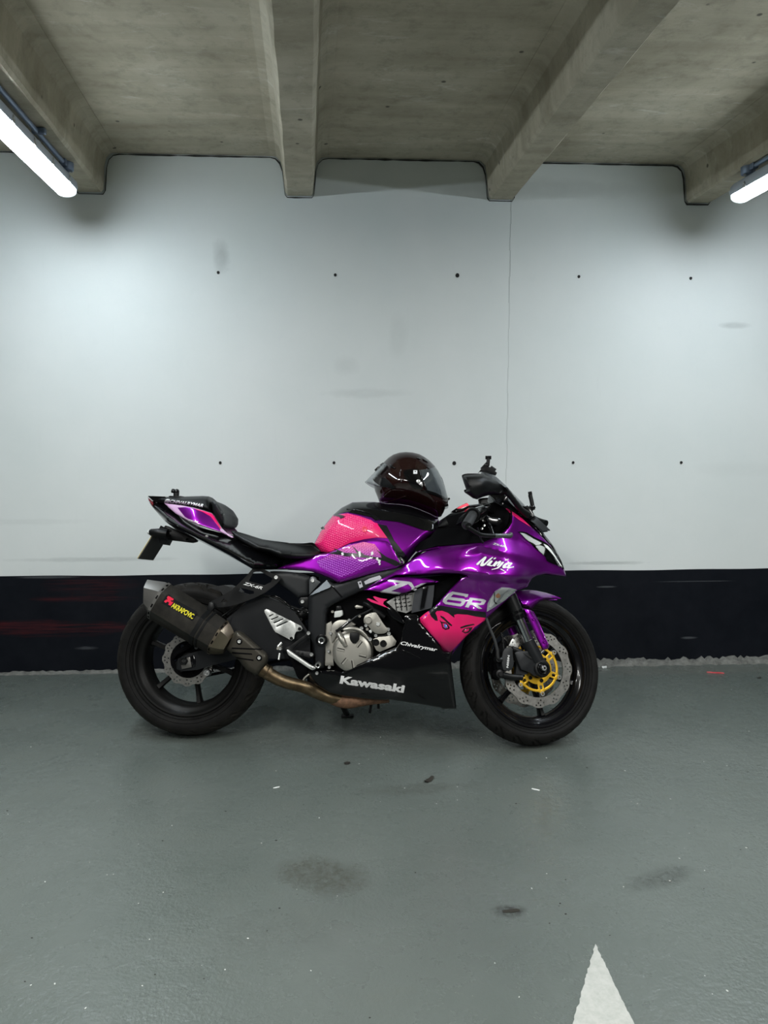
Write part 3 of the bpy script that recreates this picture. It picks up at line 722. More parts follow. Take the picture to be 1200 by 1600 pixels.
# ------------------------------------------------------------------ motorcycle: frames of reference
AZ, LEAN, STEER, WB, RAKE = rad(-5.85), rad(11.4), rad(19.5), 1.402, rad(24)
ORG = Vector((-0.691, 3.0635, 0.0045))
xb = Vector((math.cos(AZ), math.sin(AZ), -0.0035)).normalized()
l0 = Vector((-math.sin(AZ), math.cos(AZ), 0))
lf = (l0 * math.cos(LEAN) - Vector((0, 0, 1)) * math.sin(LEAN)).normalized(); ub = xb.cross(lf).normalized(); lf = ub.cross(xb)
BM = Matrix(((xb.x, lf.x, ub.x, ORG.x), (xb.y, lf.y, ub.y, ORG.y), (xb.z, lf.z, ub.z, ORG.z), (0, 0, 0, 1)))
SA = Vector((-math.sin(RAKE), 0, math.cos(RAKE))); SP = Vector((WB + 0.11, 0, 0))
FM = BM @ Matrix.Translation(SP) @ Matrix.Rotation(STEER, 4, SA) @ Matrix.Translation(-SP)
moto = empty('motorcycle', BM, 'purple and pink faired sports motorcycle leaning on its stand before the wall', 'motorcycle')
B = Frame(BM, BM); F = Frame(FM, BM)
FC = Frame(FM, BM); FC.rel = Matrix()          # for children of parts already standing in the steered frame
RA = Vector((0, 0, 0.315)); FA = Vector((WB, 0, 0.300))

# ------------------------------------------------------------------ wheels
def tyre(name, c, R, prof, parent, ngr, fr=None, n=432):
    # profile mirrored; shallow slanting grooves cut into the tread
    full = [(r, w_) for r, w_ in prof] + [(r, -w_) for r, w_ in prof[-2::-1]]
    D_ = []
    for (r0, w0), (r1, w1) in zip(full, full[1:]):
        k = 3 if min(r0, r1) > R - 0.05 else 1
        for j in range(k): D_.append((r0 + (r1 - r0) * j / k, w0 + (w1 - w0) * j / k))
    D_.append(full[-1]); wm = max(w_ for _, w_ in prof); vs, fs = [], []
    for (r, w_) in D_:
        s_ = w_ / wm; a_ = abs(s_)
        for k in range(n):
            th = 2 * math.pi * k / n; g = 0.0
            if r > R - 0.035 and 0.12 < a_ < 0.93:
                q = (th * ngr / (2 * math.pi) + 0.85 * a_ ** 1.4 + (0.5 if s_ < 0 else 0)) % 1.0
                if q < 0.15: g = 0.007
                q2 = (th * ngr / (2 * math.pi) + 0.45 + 0.5 * a_ + (0.5 if s_ < 0 else 0)) % 1.0
                if q2 < 0.10 and 0.35 < a_ < 0.8: g = 0.006
            rr = r - g; vs.append((c.x + rr * math.cos(th), c.y - w_, c.z + rr * math.sin(th)))
    m_ = len(D_)
    mr_ = mat('tyre_rubber', (0.01, 0.01, 0.01), 0.6, spec=0.13); t = NT(mr_); cs = t.n('ShaderNodeTexCoord'); mpp = t.n('ShaderNodeMapping'); mpp.inputs['Location'].default_value = (-c.x, 0, -c.z); mpp.inputs['Scale'].default_value = (1, 0, 1)
    t.l(cs.outputs['Object'], mpp.inputs['Vector']); ln = t.n('ShaderNodeVectorMath', operation='LENGTH'); t.l(mpp.outputs[0], ln.inputs[0]); nz = t.noise(cs.outputs['Object'], 22, 6, .7)
    side_c = t.ramp(nz, [(.3, (.0045, .0045, .0045)), (.8, (.012, .0115, .011))]); tread_c = t.ramp(nz, [(.3, (.010, .0095, .0088)), (.75, (.030 if R > .31 else .019, .0275 if R > .31 else .018, .024 if R > .31 else .017))])
    t.l(t.mix(t.math('MULTIPLY', t.math('SUBTRACT', ln.outputs['Value'], R - 0.040), 45.0, clamp=True), side_c, tread_c), t.b.inputs['Base Color'])
    for j in range(m_ - 1):
        for k in range(n): fs.append((j * n + k, j * n + (k + 1) % n, (j + 1) * n + (k + 1) % n, (j + 1) * n + k))
    return mesh_obj(name, vs, fs, mr_, parent, 40, mw=fr.rel if fr else None)
def wheel(name, c, R, hw, m, phase, fr, tprof, ngr, label=None):
    a = hw
    prof = [(.2325, a - .020), (.2325, a - .014), (.229, a - .011), (.222, a - .012), (.2165, a - .020), (.211, a - .026), (.202, a - .030), (.194, a - .036), (.1885, a - .046), (.186, a - .056)]
    prof = [(r, max(h, .006)) for r, h in prof]
    full = prof + [(r, -h) for r, h in prof[::-1]] + [(.212, -a + .034), (.204, 0), (.212, a - .034)]
    rim = lathe(name, full, c, m, moto, fr, n=96, closed=True, smooth=30)
    for k in range(6):
        th = rad(phase + 60 * k); d = Vector((math.cos(th), 0, math.sin(th))); s = Vector((-math.sin(th), 0, math.cos(th))); yv = Vector((0, 1, 0))
        secs = [(.030, .017, .030), (.07, .0125, .020), (.12, .0095, .014), (.165, .0105, .015), (.187, .0125, .020)]
        bm = bmesh.new(); rings = []
        for r, hs, ht in secs:
            rings.append([bm.verts.new(c + d * r + s * (hs * u) + yv * (ht * v_)) for u, v_ in ((1, .55), (.6, 1), (-.6, 1), (-1, .55), (-1, -.55), (-.6, -1), (.6, -1), (1, -.55))])
        for p_, q_ in zip(rings, rings[1:]):
            for i in range(8): bm.faces.new((p_[i], p_[(i + 1) % 8], q_[(i + 1) % 8], q_[i]))
        bm.faces.new(rings[0]); bm.faces.new(rings[-1])
        bm_obj('spoke', bm, m, rim, 40)
    lathe('hub', [(.012, .07), (.028, .07), (.034, .055), (.044, .045), (.046, .02), (.040, 0), (.046, -.02), (.044, -.045), (.034, -.055), (.028, -.07), (.012, -.07)], c, m, rim, None, n=32, closed=True)
    tyre('tyre', c, R, tprof, rim, ngr)
    return rim
RT = [(.2305, .066), (.236, .074), (.240, .078), (.2415, .0765), (.2430, .0765), (.2445, .0805), (.247, .081), (.2560, .0842), (.2575, .0828), (.2585, .0850), (.260, .0855), (.272, .0875), (.281, .0865), (.290, .081), (.299, .070), (.3065, .054), (.3115, .035), (.3142, .016), (.315, 0)]
FT = [(.2305, .040), (.235, .047), (.2385, .0500), (.2400, .0490), (.2410, .0490), (.2420, .0518), (.244, .053), (.2500, .0560), (.2515, .0548), (.2525, .0568), (.254, .0575), (.262, .060), (.269, .0595), (.277, .055), (.2855, .045), (.2925, .032), (.2975, .017), (.3, 0)]
rear_wheel = wheel('rear_wheel', RA, .315, .086, M['rimdull'], -79, B, RT, 20)
front_wheel = wheel('front_wheel', FA, .300, .058, M['rim'], -77, F, FT, 22)

def wave_ring(r_out, r_in, waves, amp, hole_rows, hr, phase=0.0, n=None):
    n = n or waves * 16; o = []
    for k in range(n):
        a = 2 * math.pi * k / n; s_ = math.cos(a * waves + phase); o.append(((r_out - amp * (1 - max(-1, min(1, s_ * 1.6))) * .5) * math.cos(a) * 1000, (r_out - amp * (1 - max(-1, min(1, s_ * 1.6))) * .5) * math.sin(a) * 1000))
    inner = [(r_in * 1000 * math.cos(2 * math.pi * k / 72), r_in * 1000 * math.sin(2 * math.pi * k / 72)) for k in range(72)]
    hs = [inner]
    for (rr, cnt, ph) in hole_rows:
        for k in range(cnt):
            a = 2 * math.pi * (k + ph) / cnt; hs.append([(rr * 1000 * math.cos(a) + hr * 1000 * math.cos(b), rr * 1000 * math.sin(a) + hr * 1000 * math.sin(b)) for b in [2 * math.pi * j / 8 for j in range(8)]])
    return o, hs
def lplate(name, outline_mm, holes, c, w0, w1, m, parent, fr=None, bevel=0.0, ds=8.0, smooth=35):
    # plate drawn in millimetres around c in the wheel plane, from depth w0 to w1 on the right
    P, T = tri_poly(outline_mm, None, holes, ds=ds); Fq = np.stack([c[0] + P[:, 0] / 1000, np.full(len(P), c[1] - w1), c[2] + P[:, 1] / 1000], 1); Bq = Fq.copy(); Bq[:, 1] += w1 - w0
    vs, fs = shell_mesh(Fq, Bq, T); return mesh_obj(name, vs, fs, m, parent, smooth, bevel=bevel, mw=fr.rel if fr else None)
# rear disc
o, hs = wave_ring(.110, .076, 12, .006, [(.099, 12, .12), (.099, 12, -.12), (.090, 12, .32), (.084, 12, -.05)], .0032)
rd = lplate('rear_brake_disc', o, hs, RA, .064, .069, M['disc'], moto, B, ds=4.0)
o, hs = wave_ring(.078, .03, 6, .004, [(.058, 6, 0)], .010); lplate('disc_carrier', o, hs, RA, .058, .066, M['dark'], rd, None)
# front discs with golden carriers
def carrier(wc, side, parent, matl):
    n = 180; o = []
    for k in range(n):
        a = 2 * math.pi * k / n; lob = max(0, math.cos(6 * (a - rad(-20)))) ** 6; o.append((1000 * (.091 + .010 * lob) * math.cos(a), 1000 * (.091 + .010 * lob) * math.sin(a)))
    hs = [[(37 * math.cos(2 * math.pi * k / 40), 37 * math.sin(2 * math.pi * k / 40)) for k in range(40)]]
    for k in range(6):
        am = rad(-20 + 30 + 60 * k); arc = [am + rad(u) for u in (-21, -14, -7, 0, 7, 14, 21)]
        hs.append([(81.5 * math.cos(u), 81.5 * math.sin(u)) for u in arc] + [(62 * math.cos(am + rad(u)), 62 * math.sin(am + rad(u))) for u in (19, 10, 0, -10, -19)])
        ab = rad(-20 + 60 * k); hs.append([(82 * math.cos(ab - .055), 82 * math.sin(ab - .055)), (82 * math.cos(ab + .055), 82 * math.sin(ab + .055)), (70 * math.cos(ab + .09), 70 * math.sin(ab + .09)), (66 * math.cos(ab), 66 * math.sin(ab)), (70 * math.cos(ab - .09), 70 * math.sin(ab - .09))])
    return lplate('disc_carrier', o, hs, FA, wc - .003, wc + .003, matl, parent, None, bevel=.0008, ds=5.0)
for side in (1, -1):
    o, hs = wave_ring(.153, .113, 12, .006, [(.143, 12, .10), (.143, 12, -.14), (.134, 12, .30), (.134, 12, -.02), (.124, 12, .14)], .0034)
    wc = .068 * side; d = lplate('front_brake_disc', o, hs, FA, wc - .0025, wc + .0025, M['disc'], moto, F, ds=4.5)
    if side == 1:
        # windows between the bobbins leave a thin spoked ring
        ring = []
        pass
    carrier(wc, side, d, M['gold'])
    for k in range(6):
        a = rad(-20 + 60 * k); c = FA + Vector((.100 * math.cos(a), -wc, .100 * math.sin(a)))
        lathe('disc_bobbin', [(.0045, .006 * side), (.0088, .006 * side), (.0095, .003 * side), (.0095, -.003 * side), (.0045, -.003 * side)], c, M['steel'], d, None, n=16, closed=True)
        if k % 1 == 0: lathe('carrier_bolt', [(.0075, .003 * side), (.0075, .007 * side), (.004, .0085 * side), (.003, .005 * side), (0, .005 * side)], FA + Vector((.049 * math.cos(a + rad(8)), -wc, .049 * math.sin(a + rad(8)))), M['satin'], d, None, n=12)

# ------------------------------------------------------------------ frame, swingarm, engine
core = plate('engine_block', K('E: 330,560 330,300 420,240 620,210 860,150 1010,200 1010,330 960,420 860,560 700,660 540,710 340,720'), -.17, .125, M['dark'], moto, B, .006, ds=14)
plate('inner_panel', K('a1: 250,560 760,540 1150,500 1200,560 1010,720 900,860 760,1010 600,900 330,790 60,700'), .145, .150, M['dark'], core, B, .002, ds=10)  # dark sheet standing in for the shade behind the fairing gaps
plate('subframe', K('A: 520,500 700,545 1000,600 1190,640 1190,700 1000,745 880,745 700,660 520,560'), -.085, .085, M['dark'], moto, B, .004)
cover = panel('rear_frame_cover', K('a4: 235,95 330,92 500,104 640,130 712,152 706,250 700,392 570,402 520,360 440,300 340,238 312,200'), rolled(flat(.135), K('a4: 235,95 500,104 712,152 700,392 570,402 340,238'), 6, .012), M['plastic'], moto, B, .006, mirror=True)
spar_o = K('a4: 690,392 712,365 905,195 945,205 985,235 1030,232 1190,165 E: 700,122 830,98 880,92 830,140 640,235 610,242 520,285 450,318 422,338 413,372 408,480 405,600 398,690 350,700 338,560 305,480 306,330')
spar_w = rolled(W_('E: 306,300,.165 330,600,.165 400,480,.170 410,200,.168 560,200,.175 700,160,.185 850,95,.19 380,690,.165'), [tuple(q) for q in spar_o], 5, .014)
spar = panel('main_frame', spar_o, spar_w, M['frame'], moto, B, .05, mirror=True, s=4, sm=False)
panel('lit_frame_facet', K('a4: 700,382 905,196 950,262 940,284 735,370'), W_('a4: 905,196,.166 800,290,.172 700,380,.178 940,284,.186 735,370,.181'), M['framelit'], spar, B, .004, s=3, sm=False)  # lighter than the spar: light on this facet is in its colour
strokes('frame_groove', [K('a4: 896,205 915,200 1092,395 1075,402')], spar_w, M['gloss'], spar, B, .0024)
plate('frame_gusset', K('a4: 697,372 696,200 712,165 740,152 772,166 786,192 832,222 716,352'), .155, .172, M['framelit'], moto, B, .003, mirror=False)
lathe('pivot_ring', [(.0085, .000), (.0085, .009), (.0125, .011), (.0140, .005)], B.p(502.7, 1000.5, .168), M['steel'], spar, None, n=28)
lathe('pivot_ring', [(.0185, 0), (.0188, .006), (.0235, .005), (.0245, -.01)], B.p(502.7, 1000.5, .168), M['gloss'], spar, None, n=28)
plate('lower_cover_bracket', K('a4: 570,470 575,425 600,400 680,395 690,395 690,520 650,520 590,495'), .13, .150, M['satin'], moto, B, .003)
for c, r, w_ in (('a4: 741,202', .0082, .173), ('a4: 620,450', .0078, .150), ('a5: 692,220', .0078, .172), ('a5: 727,470', .0078, .172), ('a5: 790,688', .0070, .172)):
    bolt(*K(c)[0], w_, r, spar, B)
lathe('rear_link_ring', [(.006, .004), (.006, .009), (.0095, .012), (.0125, .006), (.013, -.006)], B.p(*K('a5: 803,595')[0], .170), M['steel'], spar, None, n=22)
bolt(*K('a5: 585,170')[0], .178, .006, spar, B, M['satin'])

# swingarm: braced arm from the frame pivot to the axle
sw = plate('swingarm', K('D: 1180,420 1100,300 1015,232 930,197 870,205 800,235 735,290 690,325 700,420 640,500 560,505 470,530 405,560 398,620 440,632 520,625 600,600 680,580 760,560 880,560 1000,560 1180,560'), .055, .118, M['frame'], moto, B, .012, ds=10, smooth=45)
plate('swingarm', K('D: 1180,420 1015,300 930,297 800,335 690,425 560,505 470,530 405,560 398,620 440,632 600,600 760,560 1180,560'), -.118, -.062, M['frame'], moto, B, .012, ds=10)
lathe('rear_axle', [(0, .128), (.010, .128), (.0105, .126), (.0105, -.128), (0, -.128)], RA, M['steel'], moto, B, n=20)
ab = plate('axle_block', K('b3: 388,372 500,352 520,468 405,492'), .110, .126, M['cap'], moto, B, .002)
lathe('axle_nut', [(.018, .124), (.018, .131), (.0155, .134), (.0095, .134), (.0085, .128), (0, .128)], RA, M['satin'], ab, None, n=6, smooth=20)
plate('chain_adjuster', K('b3: 505,340 552,335 568,400 560,465 520,470 540,420 512,405'), .108, .122, M['gloss'], moto, B, .002)
tail_end = plate('swingarm_end', K('b3: 330,410 400,352 500,335 560,330 600,300 620,470 500,500 400,522 345,490'), .075, .115, M['satin'], moto, B, .006)
cal = plate('rear_brake_caliper', K('b3: 300,395 350,330 480,262 565,200 545,180 480,185 400,240 330,290 288,360'), .045, .095, M['dark'], moto, B, .006)
lathe('caliper_pin', [(0, .012), (.004, .012), (.0045, .006), (.008, .006), (.0085, .010), (.013, .010), (.0145, .004), (.0145, -.02)], B.p(*K('b3: 703,532')[0], .085), M['steel'], cal, None, n=24)
plate('rear_caliper_bracket', K('b3: 300,470 340,400 420,520 520,560 640,520 690,500 700,560 600,610 480,625 380,590 320,540'), .05, .062, M['dark'], moto, B, .003)
# sprocket and chain on the far side
o = []
for k in range(44):
    a = 2 * math.pi * k / 44
    for da, r in ((-.045, .082), (-.02, .090), (.02, .090), (.045, .082)): o.append((1000 * r * math.cos(a + da), 1000 * r * math.sin(a + da)))
lplate('rear_sprocket', o, [[(50 * math.cos(u * .3), 50 * math.sin(u * .3)) for u in range(21)]], RA, -.102, -.096, M['satin'], moto, B, ds=20)
bm = bmesh.new(); p0, p1 = Vector((0.01, .099, .315 - .089)), Vector((.50, .099, .335)); q0, q1 = Vector((-.01, .099, .315 + .089)), Vector((.50, .099, .405))
for a, b in ((p0, p1), (q0, q1)):
    n = 40
    for i in range(n):
        c = a.lerp(b, (i + .5) / n); ang = math.atan2((b - a).z, (b - a).x)
        box_bm(bm, (0, 0, 0), (.0105, .016 if i % 2 else .010, .012), Matrix.Translation(c) @ Matrix.Rotation(-ang, 4, 'Y'))
        bmesh.ops.create_cone(bm, cap_ends=True, segments=8, radius1=.0058, radius2=.0058, depth=.02, matrix=Matrix.Translation(c - (b - a).normalized() * .006) @ Matrix.Rotation(math.pi / 2, 4, 'X'))
bm_obj('drive_chain', bm, M['satin'], moto, 30, mw=B.rel)['kind'] = 'stuff'
# hugger and wiring above the rear wheel
plate('rear_hugger', K('b8: -60,590 40,575 150,555 250,590 300,640 140,790 60,780 -30,700'), -.07, .06, M['plastic'], moto, B, .004)
ptube('brake_hose', [(*K('b8: 200,900')[0], .125), (*K('b8: 330,790')[0], .13), (*K('b8: 480,710')[0], .135), (*K('b8: 640,680')[0], .135), (*K('b8: 780,720')[0], .135), (*K('b8: 920,800')[0], .135), (*K('b8: 1120,870')[0], .13)], .0045, M['satin'], moto, B)
ptube('wiring_loom', [(*K('b8: 640,690')[0], .13), (*K('b8: 760,690')[0], .14), (*K('b8: 850,740')[0], .14), (*K('b8: 930,810')[0], .14)], .004, M['gloss'], moto, B)
for i in range(2): ptube('brake_line', [(*K('b2: 930,560')[0], .12 + .01 * i), (*K('b2: 1050,480')[0], .125), (*K('b2: %d,380' % (1190 + 20 * i))[0], .125)], .0028, M['satin'], moto, B)
shock = ptube('rear_shock', [(*K('a4: 560,640')[0], .03), (*K('a4: 700,560')[0], .03)], .028, M['satin'], moto, B, sm=False)
bolt(*K('a4: 605,660')[0], .10, .0075, shock, B, M['satin']); ptube('shock_hose', [(*K('a4: 480,520')[0], .11), (*K('a4: 560,560')[0], .12), (*K('a4: 690,580')[0], .12)], .005, M['gloss'], shock, B)

# heel guard, foot rest, brake pedal
sl = lambda s: K('a4: ' + s)
hg = plate('heel_guard', sl('174,572 176,550 195,538 220,545 600,735 618,765 604,793 545,803 526,838 520,885 490,905 458,888 302,806 276,768'), .150, .154, M['silver'], moto, B, .001, ds=4,
           holes=[sl('218,618 272,592 284,600 232,628'), sl('246,655 332,620 342,630 258,666'), sl('276,695 388,648 398,658 290,706'), sl('308,737 442,676 453,686 320,748')])
for c in ('a4: 588,768', 'a5: 490,280'): bolt(*K(c)[0], .154, .0065, hg, B, M['satin'])
rs = plate('foot_rest_bracket', K('a5: 415,395 470,370 650,240 668,205 690,192 718,205 722,232 700,255 560,350 500,415 640,432 705,440 745,455 760,480 742,505 700,505 560,475 440,440 412,425'), .150, .166, M['satin'], moto, B, .004, ds=4)
fp = lathe('foot_rest', [(0, .205), (.0055, .205), (.0075, .200), (.0065, .190), (.0075, .180), (.0065, .170), (.0075, .165), (.008, .15)], (*B.p(*K('a5: 335,398')[0], .20)[:1], 0, B.p(*K('a5: 335,398')[0], .20)[2]), M['alu'], moto, B, n=16)
ptube('foot_rest_pin', [(*K('a5: 340,532')[0], .205), (*K('a5: 352,455')[0], .200)], .004, M['silver'], fp, B, sm=False)
ptube('foot_rest_joint', [(*K('a5: 375,330')[0], .185), (*K('a5: 330,380')[0], .19)], .0052, M['silver'], fp, B, sm=False)
bp = plate('brake_pedal', K('a5: 428,415 448,410 560,490 700,585 768,622 772,645 735,655 700,640 560,545 455,480 440,450'), .166, .182, M['silver'], moto, B, .003, ds=4)
plate('pedal_tip', K('a5: 705,612 750,605 772,628 766,648 730,650'), .160, .19, M['steel'], bp, B, .003)
bolt(*K('a5: 362,402')[0], .205, .006, bp, B); 
ptube('brake_light_spring', [(*K('a5: 700,700')[0], .15), (*K('a5: 650,740')[0], .15), (*K('a5: 610,800')[0], .15)], .004, M['alu'], moto, B)
plate('pedal_bracket', K('a5: 440,470 640,560 745,640 740,690 620,790 560,740 520,640'), .05, .13, M['dark'], moto, B, .003)

# ---- engine covers on the right flank
cl = Vector(B.p(*K('a3: 378,745')[0], .175))
lathe('crankcase_cover', [(.083, -.045), (.083, -.012), (.079, -.004), (.068, .0), (0, .0)], Vector(B.p(*K('a3: 385,715')[0], .158)), M['alu'], moto, B, n=48)
cc = lathe('clutch_cover', [(.0785, -.03), (.0785, -.004), (.0745, .008), (.066, .014), (.060, .0155), (.030, .0165), (0, .0165)], cl, M['alu'], moto, B, n=56)
for k, a in enumerate((52, -12, -80, -128, 168)):
    th = rad(a); d = Vector((math.cos(th), 0, math.sin(th))); s_ = Vector((-math.sin(th), 0, math.cos(th))); vs = []
    for r, h in ((.030, .0028), (.058, .0028)):
        for u in (-1, 1): vs.append(cl + d * r + s_ * (.003 * u) + Vector((0, -.0168 - h * .4, 0)))
    for r, h in ((.028, 0), (.060, 0)):
        for u in (-1, 1): vs.append(cl + d * r + s_ * (.0055 * u) + Vector((0, -.0150, 0)))
    mesh_obj('cover_rib', vs, [(0, 1, 3, 2), (0, 4, 5, 1), (2, 3, 7, 6), (0, 2, 6, 4), (1, 5, 7, 3)], M['alu'], cc, 0)
    bm = bmesh.new(); box_bm(bm, (0, 0, 0), (.030, .0012, .0022), Matrix.Translation(cl + d * .0445 - s_ * .0055 + Vector((0, -.0166, 0))) @ Matrix.Rotation(-th, 4, 'Y'))
    bm_obj('cover_slot', bm, M['dark'], cc, 0)
plate('oil_filler_cap', K('a3: 352,515 440,520 462,545 455,600 420,640 385,640 358,610 345,560'), .178, .198, M['satin'], cc, B, .004, sm=True)
ptube('dipstick_tube', [(*K('a3: 205,500')[0], .175), (*K('a3: 255,590')[0], .196), (*K('a3: 300,672')[0], .196)], [.0115, .0125, .008], M['alu'], cc, B)
ptube('clutch_cable', [(*K('a3: 195,505')[0], .19), (*K('a3: 245,455')[0], .19), (*K('a3: 330,400')[0], .185), (*K('a3: 430,325')[0], .18), (*K('a3: 520,285')[0], .175), (*K('a3: 610,235')[0], .17)], .0042, M['satin'], moto, B)
ptube('cable_boot', [(*K('a3: 190,500')[0], .19), (*K('a3: 255,455')[0], .19), (*K('a3: 330,395')[0], .187)], .0062, M['gloss'], moto, B)
ptube('cover_arm', [(*K('a3: 280,478')[0], .186), (*K('a3: 380,465')[0], .186), (*K('a3: 470,490')[0], .18), (*K('a3: 545,555')[0], .174)], [.008, .0085, .008, .006], M['alu'], cc, B)
plate('cylinder_cover', K('a3: 130,560 125,470 160,400 230,366 330,372 420,420 300,480 215,480 190,560 140,640'), .13, .158, M['alu'], moto, B, .006, sm=True)
pc = plate('pulse_cover', K('a3: 512,360 530,315 580,290 640,278 668,296 745,415 790,470 788,500 760,520 700,528 650,520 600,480 560,430 515,400'), .150, .186, M['alu'], moto, B, .007, sm=True, ds=3)
lathe('cover_boss', [(.0145, -.01), (.0145, .004), (.012, .007), (0, .007)], B.p(*K('a3: 565,370')[0], .186), M['alu'], pc, None, n=24)
lathe('cover_boss', [(.0085, -.01), (.0085, .005), (.007, .008), (0, .008)], B.p(*K('a3: 682,412')[0], .186), M['silver'], pc, None, n=20)
plate('cover_rim', K('a3: 560,470 610,500 660,535 720,545 770,535 800,500 800,540 740,580 660,560 590,520'), .150, .172, M['satin'], pc, B, .003, sm=True)
pp = plate('water_pump_cover', K('a3: 625,590 680,565 760,560 840,545 895,615 880,660 700,740 660,720 625,650'), .150, .178, M['alu'], moto, B, .005)
for c in ('a3: 655,628', 'a3: 742,642'): lathe('pump_plug', [(.0135, -.008), (.0135, .002), (.0115, .005), (.008, .005), (.006, .001), (0, .001)], B.p(*K(c)[0], .179), M['satin'], pp, None, n=20)
for c, w_, r in (('a3: 343,370', .168, .007), ('a3: 488,462', .180, .0075), ('a3: 588,592', .178, .0078), ('a3: 124,520', .160, .0065), ('a3: 100,730', .160, .0065), ('a3: 148,268', .155, .0055), ('a3: 592,300', .180, .0062), ('a3: 540,430', .180, .0068), ('a3: 555,472', .180, .006),
                ('a3: 800,475', .176, .0075), ('a3: 808,525', .174, .008), ('a3: 655,548', .180, .0068), ('a5: 935,620', .165, .0065), ('a3: 465,322', .178, .005)):
    bolt(*K(c)[0], w_, r, pc, B, M['steel'] if r > .006 else M['alu'])
plate('pump_hose_joint', K('a3: 565,490 600,480 610,510 590,525'), .16, .19, M['whiteplastic'], pc, B, .003)
plate('engine_flank', K('a3: 60,420 130,380 200,640 150,760 160,900 60,900'), .10, .150, M['alu'], moto, B, .006)
se = plate('sensor_plug', K('a3: 168,265 258,250 265,310 235,330 165,340'), .13, .16, M['whiteplastic'], moto, B, .003)
plate('sensor_cap', K('a3: 188,200 245,198 255,252 185,258'), .13, .158, M['satin'], se, B, .003)
plate('throttle_body', K('a3: 400,205 430,190 505,205 500,230 420,235'), .12, .14, M['alu'], moto, B, .003)
ptube('coolant_hose', [(*K('a3: 520,170')[0], .14), (*K('a3: 570,190')[0], .15), (*K('a3: 620,240')[0], .15), (*K('a3: 700,290')[0], .15), (*K('a3: 760,330')[0], .15)], .011, M['satin'], moto, B)

# radiator behind the gap in the fairing
rdm = plate('radiator', K('a1: 330,830 480,745 640,720 660,700 640,880 620,930 560,960 440,930'), -.15, .168, M['radiator'], moto, B, .004)
for i in range(6):
    for j in range(4):
        x = 350 + i * 50 + j * 12; y = 770 + j * 42 - i * 6
        if 360 + j * 25 < x < 610: plate('fin', K('a1: %d,%d %d,%d %d,%d %d,%d' % (x, y, x + 34, y - 10, x + 36, y - 2, x + 2, y + 8)), .165, .172, M['dark'], rdm, B, .0)
for i in range(3):
    x = 420 + i * 62; plate('fin', K('a1: %d,740 %d,736 %d,930 %d,930' % (x, x + 9, x + 30, x + 20)), .165, .1715, M['dark'], rdm, B, 0)
plate('radiator_tank', K('a1: 665,690 800,640 890,630 880,760 860,900 620,960 640,820'), .12, .182, M['radpanel'], moto, B, .005)
plate('radiator_tank_edge', K('a1: 760,660 820,640 770,900 720,920'), .15, .188, M['gloss'], moto, B, .003)
plate('duct_wall', K('a1: 870,600 1000,560 1180,560 1130,640 1000,800 900,880 860,900'), .05, .150, M['dark'], moto, B, .003)
# fairing stay with its worn oval pad
fs_ = plate('fairing_stay', K('a3: 985,330 1030,305 1130,300 1150,330 1155,400 1100,425 1000,420'), .16, .200, M['gloss'], moto, B, .004, sm=True)
lathe('stay_pad', [(.0125, -.004), (.0125, .003), (.0095, .005), (.0085, .002), (0, .002)], B.p(*K('a3: 1083,375')[0], .200), M['titan'], fs_, None, n=24)
plate('air_hose', K('a3: 795,215 850,225 930,300 985,390 985,415 900,370 840,330 800,280 780,240'), .15, .19, M['gloss'], moto, B, .008, sm=True)

# ------------------------------------------------------------------ exhaust
def loft(name, secs, m, parent, fr, shape='hex', n=36, mw=None):
    # secs: (px, py, half height in px across the axis, lateral half width m, depth w)
    C = [Vector(fr.p(q[0], q[1], q[4])) for q in secs]; vs, fs = [], []
    for i, q in enumerate(secs):
        t = (C[min(i + 1, len(C) - 1)] - C[max(0, i - 1)]).normalized(); lat = Vector((0, 1, 0)); nn = lat.cross(t).normalized(); lat = t.cross(nn)
        a = q[2] / fr.px_per_m(q[0], q[1], q[4]); b = q[3]
        sh = q[5] if len(q) > 5 else 0.0
        for k in range(n):
            th = 2 * math.pi * k / n
            if shape == 'hex':
                e = 1 / max(abs(math.cos(th)), abs(math.cos(th - math.pi / 3)), abs(math.cos(th + math.pi / 3))); e = e * .82 + .18
                vs.append(C[i] + lat * (math.cos(th) * b * e * .98) + (nn + t * sh) * (math.sin(th) * a * e))
            else: vs.append(C[i] + lat * (math.cos(th) * b) + nn * (math.sin(th) * a))
        if i:
            for k in range(n): fs.append(((i - 1) * n + k, (i - 1) * n + (k + 1) % n, i * n + (k + 1) % n, i * n + k))
    fs += [tuple(range(n))[::-1], tuple((len(secs) - 1) * n + k for k in range(n))]
    return mesh_obj(name, vs, fs, m, parent, 26 if shape == 'hex' else 45, mw=fr.rel if mw is None else mw)
def axis_pts(s): return K(s)
# sleeve axis runs from b2 (250,330) to b2 (930,740)
def ax(u): return (240.8 + u * 6.69, 383.5 + u * 4.13)      # in crop b2 pixels, u 0..1 scaled by 100
def sec(u, h, b, w_=.205):
    x, y = ax(u); px, py = K('b2: %f,%f' % (x, y))[0]; return (px, py, h, b, w_)
SH = 0.48
mf = loft('muffler', [sec(-4, 26.6, .053), sec(0, 27.4, .0545), sec(50, 27.2, .0545), sec(96, 25.4, .053), sec(99, 24.2, .051)], M['can'], moto, B)
loft('end_cap', [(*K('b2: 72,300')[0], 17.5, .040, .205, SH), (*K('b2: 80,304')[0], 19.5, .043, .205, SH), (*K('b2: 190,352')[0], 26.0, .052, .205), (*K('b2: 214,367')[0], 26.6, .053, .205)], M['cap'], mf, B)
lathe('outlet', [(.022, .0), (.024, .016), (.021, .016), (.019, 0), (0, 0)], B.p(*K('b2: 112,308')[0], .205), M['dark'], mf, None, n=24, axis=(B.p(*K('b2: 88,278')[0], .205) - B.p(*K('b2: 220,352')[0], .205)))
